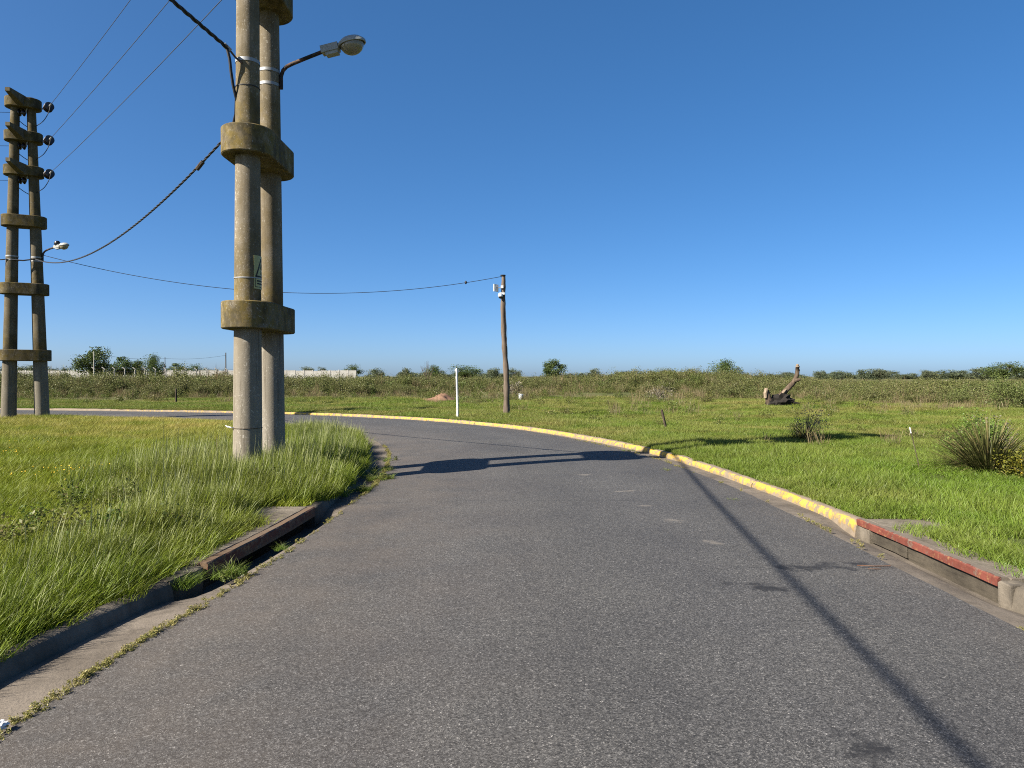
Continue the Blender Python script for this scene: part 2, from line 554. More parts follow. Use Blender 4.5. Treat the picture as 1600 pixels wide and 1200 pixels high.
M['white_plastic'] = simple('white_plastic', (0.52, 0.54, 0.55), 0.4, 0, 0.06, 9)
M['black_plastic'] = simple('black_plastic', (0.02, 0.02, 0.022), 0.3, 0, 0.2, 20)
M['paper'] = simple('paper', (0.55, 0.55, 0.55), 0.9, 0, 0.1, 30)
M['wall_white'] = mat_concrete('whitewashed_panel', (0.37, 0.36, 0.33), (0.21, 0.195, 0.17), 0.5, 0.5)
M['wall_post'] = mat_concrete('wall_post_concrete', (0.42, 0.41, 0.38), (0.22, 0.2, 0.18), 0.5)
M['fence_post'] = mat_concrete('fence_post_concrete', (0.34, 0.325, 0.29), (0.18, 0.165, 0.14), 0.5)
M['sign_yellow'] = simple('sign_enamel', (0.33, 0.32, 0.13), 0.5, 0.0, 0.25, 18)
M['sign_black'] = simple('sign_ink', (0.012, 0.012, 0.012), 0.6)
M['dirt'] = simple('red_soil', (0.165, 0.10, 0.066), 0.95, 0, 0.4, 5, 0.1, 0.8)
M['ground'] = mat_ground()
m = NT('lamp_bowl_glass')
m.b.inputs['Base Color'].default_value = (0.42, 0.36, 0.24, 1)
m.b.inputs['Roughness'].default_value = 0.18
m.b.inputs['Transmission Weight'].default_value = 0.55
m.b.inputs['Specular IOR Level'].default_value = 0.5
M['bowl'] = m.m
M['smoked_dome'] = simple('smoked_dome', (0.015, 0.015, 0.018), 0.12, 0, 0.1, 5, 0.5)


def dry_band(m, p):
    sx = m.n('ShaderNodeSeparateXYZ'); m.l(p, sx.inputs[0])
    a = m.n('ShaderNodeMapRange', interpolation_type='SMOOTHSTEP'); m.l(sx.outputs[1], a.inputs[0])
    a.inputs[1].default_value = 14; a.inputs[2].default_value = 22
    return m.math('MULTIPLY', a.outputs[0], m.ramp(m.noise(p, 0.6, 4), [(0.35, 0.2), (0.6, 1.6)]))


def field_band(m, p):
    sx = m.n('ShaderNodeSeparateXYZ'); m.l(p, sx.inputs[0])
    a = m.n('ShaderNodeMapRange', interpolation_type='SMOOTHSTEP'); m.l(sx.outputs[1], a.inputs[0])
    a.inputs[1].default_value = 11; a.inputs[2].default_value = 19
    return m.math('MULTIPLY', a.outputs[0], m.ramp(m.noise(m.map(p, (0.5, 1.0, 1)), 0.42, 6, 0.7), [(0.42, 0.0), (0.62, 1.7)]))


M['grass_long'] = mat_grass('long_grass', (0.150, 0.205, 0.014), (0.066, 0.112, 0.006), (0.27, 0.24, 0.07), 0.28)
M['grass_verge'] = mat_grass('verge_lawn', (0.185, 0.236, 0.010), (0.084, 0.134, 0.006), (0.31, 0.255, 0.07), 0.38, band=dry_band)
M['grass_field'] = mat_grass('field_lawn', (0.128, 0.208, 0.020), (0.062, 0.122, 0.011), (0.21, 0.18, 0.06), 0.36, band=field_band)
M['weed'] = mat_leaf('weed_leaf', (0.040, 0.070, 0.012), (0.085, 0.125, 0.022), (0.15, 0.125, 0.05), 0.3)
M['moss'] = mat_leaf('seam_weed', (0.11, 0.13, 0.03), (0.22, 0.21, 0.06), (0.28, 0.23, 0.09), 0.3)
M['scrub'] = mat_leaf('scrub_leaf', (0.056, 0.074, 0.018), (0.130, 0.145, 0.042), (0.140, 0.128, 0.060), 0.26)
M['scrub_green'] = mat_leaf('scrub_green_leaf', (0.052, 0.078, 0.019), (0.120, 0.152, 0.040), (0.13, 0.11, 0.055), 0.25)
M['dry_stalk'] = mat_leaf('dry_stalks', (0.12, 0.098, 0.05), (0.21, 0.17, 0.092), (0.16, 0.125, 0.066), 0.3)
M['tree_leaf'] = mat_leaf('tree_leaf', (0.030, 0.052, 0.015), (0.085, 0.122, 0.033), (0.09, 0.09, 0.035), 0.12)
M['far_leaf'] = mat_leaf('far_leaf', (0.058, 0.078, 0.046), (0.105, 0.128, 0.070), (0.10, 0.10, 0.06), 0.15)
M['tree_bark'] = simple('tree_bark', (0.085, 0.065, 0.048), 0.95, 0, 0.35, 6, 0.1, 0.5)
M['yucca'] = mat_leaf('sword_leaf', (0.034, 0.045, 0.012), (0.105, 0.112, 0.034), (0.17, 0.13, 0.06), 0.2, 0.15, False)
M['yellow_bush'] = mat_leaf('yellow_flower_bush', (0.065, 0.085, 0.016), (0.13, 0.13, 0.02), (0.50, 0.36, 0.02), 0.12, 0.2, False)
M['green_bush'] = mat_leaf('broad_green_leaf', (0.075, 0.125, 0.024), (0.15, 0.21, 0.045), (0.2, 0.18, 0.06), 0.12, 0.3, False)
M['grey_bush'] = mat_leaf('grey_twig_leaf', (0.11, 0.10, 0.075), (0.17, 0.155, 0.11), (0.2, 0.17, 0.12), 0.2, 0.15, False)


# ------------------------------------------------------------------ road lines
def catmull(pts, step):
    pts = [np.array(p, float) for p in pts]
    out = []
    for i in range(len(pts) - 1):
        p0 = pts[i - 1] if i > 0 else 2 * pts[0] - pts[1]
        p1, p2 = pts[i], pts[i + 1]
        p3 = pts[i + 2] if i + 2 < len(pts) else 2 * pts[-1] - pts[-2]
        L = np.linalg.norm(p2 - p1)
        if L > 60:
            n = 6
            for k in range(n): out.append(p1 + (p2 - p1) * k / n)
            continue
        a = 0.5
        t0 = 0; t1 = t0 + np.linalg.norm(p1 - p0) ** a; t2 = t1 + L ** a; t3 = t2 + np.linalg.norm(p3 - p2) ** a
        n = max(2, int(L / step))
        for k in range(n):
            t = t1 + (t2 - t1) * k / n
            A1 = (t1 - t) / (t1 - t0) * p0 + (t - t0) / (t1 - t0) * p1
            A2 = (t2 - t) / (t2 - t1) * p1 + (t - t1) / (t2 - t1) * p2
            A3 = (t3 - t) / (t3 - t2) * p2 + (t - t2) / (t3 - t2) * p3
            B1 = (t2 - t) / (t2 - t0) * A1 + (t - t0) / (t2 - t0) * A2
            B2 = (t3 - t) / (t3 - t1) * A2 + (t - t1) / (t3 - t1) * A3
            out.append((t2 - t) / (t2 - t1) * B1 + (t - t1) / (t2 - t1) * B2)
    out.append(pts[-1])
    return np.array(out)


O_PTS = [(3.5, -3000), (3.5, -60), (3.55, -12), (3.57, -4), (3.59, 0), (3.61, 4), (3.65, 7.6), (3.54, 10.2), (3.02, 14.5), (1.75, 18.6), (0.0, 22.3), (-3.46, 26.5),
         (-8.4, 29.9), (-12.4, 31.5), (-20.2, 33.6), (-30, 35.0), (-45, 36.0), (-80, 36.6), (-160, 36.8), (-3000, 36.8)]
L_PTS = [(-2.66, -3000), (-2.66, -60), (-2.80, -12), (-2.80, -4), (-2.80, 0), (-2.72, 3.85), (-2.46, 5.75), (-2.28, 8.3), (-2.38, 10.7), (-2.60, 12.8), (-3.0, 15), (-3.95, 18), (-5.4, 20.4),
         (-7.6, 22.5), (-11.2, 24.9), (-14.5, 26.2), (-21.5, 28.0), (-30, 29.4), (-45, 30.4), (-80, 31), (-160, 31.2), (-3000, 31.2)]
OC = catmull(O_PTS, 0.25)
LC = catmull(L_PTS, 0.25)


def normals(c, side):
    t = np.gradient(c, axis=0)
    t /= np.linalg.norm(t, axis=1)[:, None]
    return np.stack([t[:, 1], -t[:, 0]], 1) * side     # side +1: right of travel


ON = normals(OC, 1.0)
LN = normals(LC, -1.0)


def arclen(c):
    return np.concatenate([[0], np.cumsum(np.linalg.norm(np.diff(c, axis=0), axis=1))])


OS, LS = arclen(OC), arclen(LC)


def s_at(c, s, y, lim=12):
    i = np.argmin(np.where(np.abs(c[:, 1]) < 60, np.abs(c[:, 1] - y) + np.where(c[:, 0] < -8, 99, 0), 1e9))
    return s[i]


def at_s(c, nrm, s, q):
    return np.array([np.interp(q, s, c[:, 0]), np.interp(q, s, c[:, 1])]), np.array([np.interp(q, s, nrm[:, 0]), np.interp(q, s, nrm[:, 1])])


# drain inlets: stretches of the kerb lines
OIN0, OIN1 = s_at(OC, OS, 5.2), s_at(OC, OS, 7.72)
LIN0, LIN1 = s_at(LC, LS, 5.7), s_at(LC, LS, 8.4)


def dip(s, a, b):
    """gutter sinks toward an inlet"""
    e = 0.7
    u = np.clip((s - (a - e)) / e, 0, 1) * np.clip(((b + e) - s) / e, 0, 1)
    return u * u * (3 - 2 * u)


def left_edge(c):
    """offset of the ragged asphalt edge from the left kerb face"""
    return np.interp(c[:, 1], [0, 3.7, 5.2, 5.8, 8.2, 9.2, 10.5, 13, 16, 60], [-0.50, -0.47, -0.40, -0.37, -0.27, -0.28, -0.35, -0.36, -0.42, -0.42])


def wob(s, amp, seed, fr=(0.9, 2.3, 5.1, 11.0)):
    r = np.random.default_rng(seed)
    v = np.zeros_like(s)
    for i, f in enumerate(fr):
        v += np.sin(s * f * (0.8 + 0.4 * r.random()) + r.random() * 6.28) / (i + 1)
    return v * amp


def strip(c, nrm, s, prof):
    """prof: list of (offset array or number, z array or number) -> verts, quads"""
    n = len(c)
    cols = []
    for off, z in prof:
        off = np.broadcast_to(off, n); z = np.broadcast_to(z, n)
        cols.append(np.stack([c[:, 0] + nrm[:, 0] * off, c[:, 1] + nrm[:, 1] * off, z], 1))
    m = len(cols)
    v = np.stack(cols, 1).reshape(-1, 3)
    i = np.arange(n - 1)[:, None] * m + np.arange(m - 1)[None, :]
    f = np.stack([i, i + 1, i + m + 1, i + m], -1).reshape(-1, 4)
    return v, f


# ------------------------------------------------------------------ terrain height
_tr = np.random.default_rng(3)
_waves = [(_tr.uniform(0, 6.28), 2 * math.pi / w, _tr.uniform(0, 6.28), a) for w, a in ((31, .10), (19, .09), (12, .07), (7.5, .05), (5.1, .035), (3.4, .022), (2.3, .014))]


def side_dist(x, y):
    """rough distance outside the kerbs, for easing undulation in"""
    x = np.asarray(x, float); y = np.asarray(y, float)
    q = np.stack([x.ravel(), y.ravel()], 1)
    near = lambda c: c[(np.abs(c[:, 0]) < 170) & (np.abs(c[:, 1]) < 70)][::3]
    out = np.full(len(q), 1e9)
    for c in (near(OC), near(LC)):
        for k in range(0, len(q), 20000):
            d = np.sqrt(((q[k:k + 20000, None, :] - c[None]) ** 2).sum(-1)).min(1)
            out[k:k + 20000] = np.minimum(out[k:k + 20000], d)
    return out.reshape(x.shape)


def ground_z(x, y):
    x = np.asarray(x, float); y = np.asarray(y, float)
    d = side_dist(x, y)
    h = np.zeros_like(x)
    for ph, k, an, a in _waves:
        h += a * np.sin(k * (x * math.cos(an) + y * math.sin(an)) + ph)
    ease = np.clip((d - 0.6) / 9.0, 0, 1)
    r = np.hypot(x, y)
    h = h * ease * np.clip(1.2 - r / 400, 0.0, 1) * 0.8
    # overgrown bank behind the pasture, hummocks before it
    h += 0.95 * np.exp(-((x - 15.5) / 9.0) ** 2 - ((y - 66) / 7.0) ** 2)
    h += 0.40 * np.exp(-((x - 6.0) / 6.0) ** 2 - ((y - 52) / 4.0) ** 2)
    h += 0.30 * np.exp(-((x - 1.0) / 3.0) ** 2 - ((y - 47) / 2.0) ** 2)
    h += 0.15 * np.exp(-((x + 5.0) / 3.5) ** 2 - ((y - 43) / 2.2) ** 2)
    return 0.062 + h


def in_poly(x, y, poly):
    x = np.asarray(x); y = np.asarray(y)
    ins = np.zeros(x.shape, bool)
    px, py = poly[:, 0], poly[:, 1]
    j = len(poly) - 1
    for i in range(len(poly)):
        if py[i] != py[j]:
            cond = ((py[i] > y) != (py[j] > y)) & (x < (px[j] - px[i]) * (y - py[i]) / (py[j] - py[i]) + px[i])
            ins ^= cond
        j = i
    return ins


OB = OC + ON * 0.135       # ground starts behind the kerb
LB = LC + LN * 0.135
CORR = np.concatenate([OB, LB[::-1]])


# ------------------------------------------------------------------ ground sheet
def build_ground():
    ang = np.concatenate([np.arange(-50, 50, 0.75), np.arange(50, 310, 5.0)])
    rad = [1.5]
    while rad[-1] < 220: rad.append(rad[-1] * 1.065)
    while rad[-1] < 6000: rad.append(rad[-1] * 1.5)
    rad = np.array(rad)
    A, Rr = np.meshgrid(np.radians(ang), rad)
    jit = rng.normal(0, 0.004, A.shape)
    X = (np.sin(A + jit) * Rr).ravel(); Y = (np.cos(A + jit) * Rr).ravel()
    inside = in_poly(X, Y, CORR)
    keep = ~inside
    d = side_dist(X, Y)
    keep &= (d > 0.45)
    pts = np.stack([X[keep], Y[keep]], 1)
    no, nl = len(OB), len(LB)
    allp = np.concatenate([OB, LB, pts])
    edges = [(i, i + 1) for i in range(no - 1)] + [(no + i, no + i + 1) for i in range(nl - 1)]
    vs, es, fs, *_ = delaunay_2d_cdt([Vector(p) for p in allp], edges, [], 0, 1e-5)
    v = np.array([(p.x, p.y) for p in vs])
    f = np.array([t for t in fs if len(t) == 3])
    cen = v[f].mean(1)
    f = f[~in_poly(cen[:, 0], cen[:, 1], CORR)]
    z = ground_z(v[:, 0], v[:, 1])
    me = mesh_from('ground', np.column_stack([v, z]), f, M['ground'], True)
    bm = bmesh.new(); bm.from_mesh(me)
    bmesh.ops.recalc_face_normals(bm, faces=bm.faces)
    if sum(fc.normal.z for fc in bm.faces) < 0: bmesh.ops.reverse_faces(bm, faces=bm.faces)
    bmesh.ops.delete(bm, geom=[vv for vv in bm.verts if not vv.link_faces], context='VERTS')
    bm.to_mesh(me); bm.free()
    o = link('ground', me)
    tag(o, 'grassy field and verge reaching to the horizon', kind='structure')


build_ground()


# ------------------------------------------------------------------ asphalt road
def build_road():
    n = 900
    def samp(c, nrm, s, off):
        keep = (np.abs(c[:, 0]) < 165) & (np.abs(c[:, 1]) < 62)
        return c[keep] + nrm[keep] * off[keep][:, None], s[keep]
    lo = left_edge(LC) + wob(LS, 0.012, 11)
    oo = np.interp(OC[:, 1], [0, 7, 10, 16, 30], [-0.42, -0.42, -0.37, -0.33, -0.3]) + wob(OS, 0.016, 12)
    a, sa = samp(LC, LN, LS, lo)
    b, sb = samp(OC, ON, OS, oo)
    ua = (sa - sa[0]) / (sa[-1] - sa[0]); ub = (sb - sb[0]) / (sb[-1] - sb[0])
    # finer steps close to the camera: reuse the left line's own parameters
    u = np.unique(np.concatenate([ua, np.linspace(0, 1, n)]))
    # match the two edges by position along the road so that cross lines stay square to it
    key = np.linspace(0, 1, 400)
    A = np.stack([np.interp(u, ua, a[:, 0]), np.interp(u, ua, a[:, 1])], 1)
    # nearest monotone partner on b
    idx = []
    j = 0
    for p in A:
        w = b[j:j + 400]
        j = j + int(np.argmin(((w - p) ** 2).sum(1)))
        idx.append(j)
    idx = np.array(idx, float)
    ker = np.ones(25) / 25
    idx = np.convolve(np.pad(idx, 12, mode='edge'), ker, 'valid')
    idx = np.maximum.accumulate(idx)
    Bx = np.interp(idx, np.arange(len(b)), b[:, 0]); By = np.interp(idx, np.arange(len(b)), b[:, 1])
    B = np.stack([Bx, By], 1)
    K = 22
    t = np.linspace(0, 1, K)
    W = A[:, None, :] * (1 - t)[None, :, None] + B[:, None, :] * t[None, :, None]
    z = 0.006 + 0.045 * (1 - (2 * t - 1) ** 2)
    v = np.concatenate([W, np.broadcast_to(z[None, :, None], W.shape[:2] + (1,))], 2)
    eL = v[:, :1].copy(); eL[..., 2] = -0.16
    eR = v[:, -1:].copy(); eR[..., 2] = -0.05
    v = np.concatenate([eL, v, eR], 1)
    KK = K + 2
    m_ = len(u)
    i = np.arange(m_ - 1)[:, None] * KK + np.arange(KK - 1)[None, :]
    f = np.stack([i, i + 1, i + KK + 1, i + KK], -1).reshape(-1, 4)
    me = mesh_from('road', v.reshape(-1, 3), f, M['asphalt'])
    tt = np.concatenate([[0], t, [1]])
    width = np.linalg.norm(B - A, axis=1)
    dist = tt[None, :] * width[:, None]
    dust = 1.25 * np.clip(1 - dist / 2.8, 0, 1) ** 1.2
    dust += 0.5 * np.clip(1 - (width[:, None] - dist) / 0.9, 0, 1) ** 1.5
    track = np.exp(-((tt - 0.30) / 0.09) ** 2) + np.exp(-((tt - 0.68) / 0.10) ** 2)
    for nm, arr in (('dust', dust), ('track', np.broadcast_to(track[None, :], dust.shape))):
        at = me.attributes.new(nm, 'FLOAT', 'POINT')
        at.data.foreach_set('value', np.ascontiguousarray(arr, dtype=np.float32).ravel())
    bm = bmesh.new(); bm.from_mesh(me)
    bmesh.ops.recalc_face_normals(bm, faces=bm.faces)
    if sum(fc.normal.z for fc in bm.faces) < 0: bmesh.ops.reverse_faces(bm, faces=bm.faces)
    bm.to_mesh(me); bm.free()
    tag(link('road', me), 'grey asphalt road curving away to the left', kind='structure')


build_road()


# ------------------------------------------------------------------ gutters and kerbs
def clip_line(c, nrm, s):
    k = (np.abs(c[:, 0]) < 165) & (np.abs(c[:, 1]) < 62)
    return c[k], nrm[k], s[k]


def build_gutter(c, nrm, s, a, b, deep, label):
    c, nrm, s = clip_line(c, nrm, s)
    dd = dip(s, a, b) * deep
    prof = [(-0.56, -0.010), (-0.34, -0.014 - dd * 0.10), (-0.20, -0.019 - dd * 0.25), (-0.08, -0.026 - dd * 0.75), (-0.02, -0.029 - dd), (0.10, -0.030 - dd)]
    v, f = strip(c, nrm, s, prof)
    me = mesh_from('gutter', v, f, M['gutter'], True)
    bm = bmesh.new(); bm.from_mesh(me)
    bmesh.ops.recalc_face_normals(bm, faces=bm.faces)
    if sum(fc.normal.z for fc in bm.faces) < 0: bmesh.ops.reverse_faces(bm, faces=bm.faces)
    bm.to_mesh(me); bm.free()
    return tag(link('gutter', me), label, kind='structure')


build_gutter(OC, ON, OS, OIN0, OIN1, 0.085, 'concrete gutter beside the yellow kerb')
build_gutter(LC, LN, LS, LIN0, LIN1, 0.12, 'dusty concrete gutter under the long grass')

KPROF = [(-0.010, -0.12, 0.7), (0.010, 0.015, 1), (0.026, 0.050, 1), (0.046, 0.066, 1), (0.072, 0.074, 0.6), (0.120, 0.078, 0.0), (0.140, 0.070, 0.0), (0.146, -0.10, 0)]


def kerb_segment(c, nrm, s, s0, s1, mat, parent, wear, seed):
    n = max(4, int((s1 - s0) / 0.2) + 1)
    q = np.linspace(s0 + 0.004, s1 - 0.004, n)
    r = np.random.default_rng(seed)
    cc = np.stack([np.interp(q, s, c[:, 0]), np.interp(q, s, c[:, 1])], 1)
    nn = np.stack([np.interp(q, s, nrm[:, 0]), np.interp(q, s, nrm[:, 1])], 1)
    dz = r.normal(0, 0.004); do = r.normal(0, 0.004)
    prof = []
    for k, (o_, z_, pa) in enumerate(KPROF):
        rough = 0.006 if 0 < k < 7 else 0.0
        prof.append((o_ + do + r.normal(0, rough * 0.6, n), z_ + (dz if z_ > 0 else 0) + r.normal(0, rough * 0.5, n)))
    v, f = strip(cc, nn, q, prof)
    m_ = len(KPROF)
    f = f.tolist()
    f.append(list(range(m_))); f.append([(n - 1) * m_ + k for k in range(m_)][::-1])
    me = mesh_from('kerb_segment', v, f, mat)
    at = me.attributes.new('paint', 'FLOAT', 'POINT')
    at.data.foreach_set('value', np.tile(np.array([p[2] for p in KPROF], dtype=np.float32), n))
    bm = bmesh.new(); bm.from_mesh(me)
    bmesh.ops.recalc_face_normals(bm, faces=bm.faces)
    bm.to_mesh(me); bm.free()
    me.polygons.foreach_set('use_smooth', np.ones(len(me.polygons), dtype=bool))
    me.set_sharp_from_angle(angle=R(50))
    o = link('kerb_segment', me, parent)
    o['wear'] = float(wear)
    return o


def kerb_base(name, c, nrm, s, a, b, label):
    """the mortar bed that shows in the joints, interrupted at the inlet"""
    c, nrm, s = clip_line(c, nrm, s)
    vs, fs = [], []
    base = 0
    for sel in (s < a - 0.05, s > b + 0.05):
        v, f = strip(c[sel], nrm[sel], s[sel], [(0.03, -0.12), (0.045, 0.035), (0.12, 0.045), (0.125, -0.1)])
        vs.append(v); fs.append(f + base); base += len(v)
    me = mesh_from(name, np.concatenate(vs), np.concatenate(fs), M['kerb_grey'])
    return tag(link(name, me), label, kind='structure')


ko = kerb_base('kerb', OC, ON, OS, OIN0, OIN1, 'yellow painted kerb around the outside of the bend')
kl = kerb_base('kerb', LC, LN, LS, LIN0, LIN1, 'bare dirty kerb under the long grass')
s_end_o = OS[np.argmin(np.abs(OC[:, 0] + 60))]
s_end_l = LS[np.argmin(np.abs(LC[:, 0] + 60))]
q = OIN1; k = 0
while q < s_end_o:
    L = 3.0 + random.uniform(-0.25, 0.25)
    x_here = np.interp(q, OS, OC[:, 0])
    wear = 0.0 if x_here > -9 else (0.25 if x_here > -16 else 0.5)
    if k % 5 == 3: wear += 0.08
    kerb_segment(OC, ON, OS, q, min(q + L, s_end_o), M['kerb_yellow'], ko, wear, 100 + k)
    q += L; k += 1
q = OIN0
while q > OIN0 - 9:
    kerb_segment(OC, ON, OS, q - 3.0, q, M['kerb_grey'], ko, 1.0, 200 + k); q -= 3.0; k += 1
q = LIN1; k = 0
while q < s_end_l:
    kerb_segment(LC, LN, LS, q, min(q + 2.6, s_end_l), M['kerb_grey'], kl, 1.0, 300 + k); q += 2.6; k += 1
q = LIN0 - 0.45
while q > LIN0 - 10:
    kerb_segment(LC, LN, LS, q - 2.6, q, M['kerb_grey'], kl, 1.0, 400 + k); q -= 2.6; k += 1


# ------------------------------------------------------------------ drain inlets
def paint_attr(o, val=1.0):
    at = o.data.attributes.new('paint', 'FLOAT', 'POINT')
    at.data.foreach_set('value', np.full(len(o.data.vertices), val, dtype=np.float32))
    return o


def bend_box(c, nrm, s, s0, s1, o0, o1, z0, z1, name, mat, parent, n=14, jit=0.0, back=None, bev=0.012):
    q = np.linspace(s0, s1, n)
    cc = np.stack([np.interp(q, s, c[:, 0]), np.interp(q, s, c[:, 1])], 1)
    nn = np.stack([np.interp(q, s, nrm[:, 0]), np.interp(q, s, nrm[:, 1])], 1)
    ob = np.full(n, o1) if back is None else back(np.linspace(0, 1, n))
    j = lambda: rng.normal(0, jit, n) if jit else 0
    prof = [(o0 + j(), z0), (o0 + j(), z1 - bev), (o0 + bev + j(), z1 + j() * 0.5), (ob - bev, z1 + j() * 0.5), (ob, z1 - bev), (ob, z0)]
    v, f = strip(cc, nn, q, prof + [prof[0]])
    m_ = 7
    f = f.tolist()
    f.append(list(range(6))); f.append([(n - 1) * m_ + k for k in range(6)][::-1])
    me = mesh_from(name, v, f, mat)
    at = me.attributes.new('paint', 'FLOAT', 'POINT')
    at.data.foreach_set('value', np.tile(np.array([1, 1, 0.8, 0, 0, 0, 1], np.float32), n))
    bm = bmesh.new(); bm.from_mesh(me)
    bmesh.ops.remove_doubles(bm, verts=bm.verts, dist=1e-6)
    bmesh.ops.recalc_face_normals(bm, faces=bm.faces)
    bm.to_mesh(me); bm.free()
    return link(name, me, parent)


def pit(c, nrm, s, s0, s1, o0, o1, z0, z1, parent):
    """open-fronted concrete chamber: floor, back and two ends"""
    p = []
    for q_, o_ in ((s0, o0), (s1, o0), (s1, o1), (s0, o1)):
        a, nv = at_s(c, nrm, s, q_)
        p.append(a + nv * o_)
    mb = MB()
    lo = [(x, y, z0) for x, y in p]; hi = [(x, y, z1) for x, y in p]
    mb.add(lo + hi, [(0, 1, 2, 3), (2, 3, 7, 6), (1, 2, 6, 5), (0, 3, 7, 4)])
    return mb.build('chamber', M['pit'], parent)


# right-hand inlet with the red edge
ri = empty('drain_inlet', (3.5, 6.2, 0.0))
ri.matrix_world = Matrix.Identity(4)
tag(ri, 'roadside drain inlet with a bright red painted edge beside the yellow kerb', 'drain inlet', 'kerb drain inlets')
bend_box(OC, ON, OS, OIN0 + 0.02, OIN1 - 0.02, 0.0, 0.09, 0.030, 0.098, 'edge_beam', M['kerb_red'], ri, 16, 0.0015)
bend_box(OC, ON, OS, OIN0 + 0.01, OIN1 - 0.01, 0.093, 0.75, 0.00, 0.088, 'cover_slab', M['slab'], ri, 20, 0.003,
         back=lambda t: 0.38 + 0.60 * np.clip((t - 0.68) / 0.28, 0, 1) + 0.04 * np.sin(t * 17))
bend_box(OC, ON, OS, OIN0 + 0.02, OIN1 - 0.95, 0.035, 0.075, -0.22, 0.028, 'face_board', M['board'], ri, 10, 0.002)
bend_box(OC, ON, OS, OIN1 - 0.94, OIN1 - 0.30, 0.03, 0.075, -0.095, 0.028, 'face_board', M['board'], ri, 6, 0.004)
bend_box(OC, ON, OS, OIN1 - 0.29, OIN1 - 0.01, 0.01, 0.10, -0.22, 0.028, 'end_block', M['slab'], ri, 5, 0.008)
bend_box(OC, ON, OS, OIN0 - 0.14, OIN0 + 0.0, 0.0, 0.14, -0.22, 0.078, 'end_block', M['kerb_grey'], ri, 4, 0.006)
pit(OC, ON, OS, OIN0, OIN1, 0.10, 0.8, -0.9, 0.0, ri)

# left-hand inlet with the rusty edge
li = empty('drain_inlet', (0, 0, 0))
tag(li, 'open drain inlet with a rusty brown edge under the long grass', 'drain inlet', 'kerb drain inlets')
bend_box(LC, LN, LS, LIN0 + 0.02, LIN1 - 0.02, 0.0, 0.09, -0.015, 0.094, 'edge_beam', M['rust'], li, 16, 0.002)
bend_box(LC, LN, LS, LIN0 + 0.01, LIN1 - 0.01, 0.093, 0.7, 0.00, 0.090, 'cover_slab', M['slab'], li, 20, 0.004,
         back=lambda t: 0.30 + 0.40 * np.exp(-((t - 0.88) / 0.20) ** 2) + 0.03 * np.sin(t * 21))
bend_box(LC, LN, LS, LIN0 - 0.43, LIN0, 0.03, 0.17, -0.22, 0.074, 'end_block', M['kerb_grey'], li, 5, 0.008)
bend_box(LC, LN, LS, LIN1 - 0.02, LIN1 + 0.12, 0.005, 0.14, -0.22, 0.082, 'end_block', M['kerb_grey'], li, 4, 0.006)
pit(LC, LN, LS, LIN0, LIN1, 0.02, 0.8, -0.9, 0.0, li)


def settle(e, loc):
    """put an Empty at the base of a thing whose parts are laid out in world space"""
    e.location = loc
    for ch in e.children:
        ch.matrix_parent_inverse = Matrix.Translation(-Vector(loc))


settle(ri, (3.75, 6.4, 0.0))
settle(li, (-2.7, 6.9, 0.0))


# ------------------------------------------------------------------ concrete pylons
def stadium(half, r, n=18):
    out = []
    for k in range(n + 1):
        a = -math.pi / 2 + math.pi * k / n
        out.append((half + r * math.cos(a), r * math.sin(a)))
    for k in range(n + 1):
        a = math.pi / 2 + math.pi * k / n
        out.append((-half + r * math.cos(a), r * math.sin(a)))
    return out


def string_of_discs(p0, d, n, r=0.125, pitch=0.12):
    """strain insulator: n glazed sheds on a pin, from p0 along d"""
    d = Vector(d).normalized()
    m = Matrix.Translation(Vector(p0)) @ d.to_track_quat('Z', 'Y').to_matrix().to_4x4()
    mb = MB()
    for k in range(n):
        z = k * pitch
        mb.lathe([(0.0, z), (0.035, z), (0.045, z + 0.03), (r * 0.75, z + 0.045), (r, z + 0.075), (r * 0.96, z + 0.085), (r * 0.5, z + 0.075), (0.025, z + 0.08), (0.025, z + pitch), (0, z + pitch)], 18, m)
    return mb


def sag_curve(a, b, sag, n=40):
    a, b = Vector(a), Vector(b)
    return [a.lerp(b, t) - Vector((0, 0, sag * 4 * t * (1 - t))) for t in np.linspace(0, 1, n)]


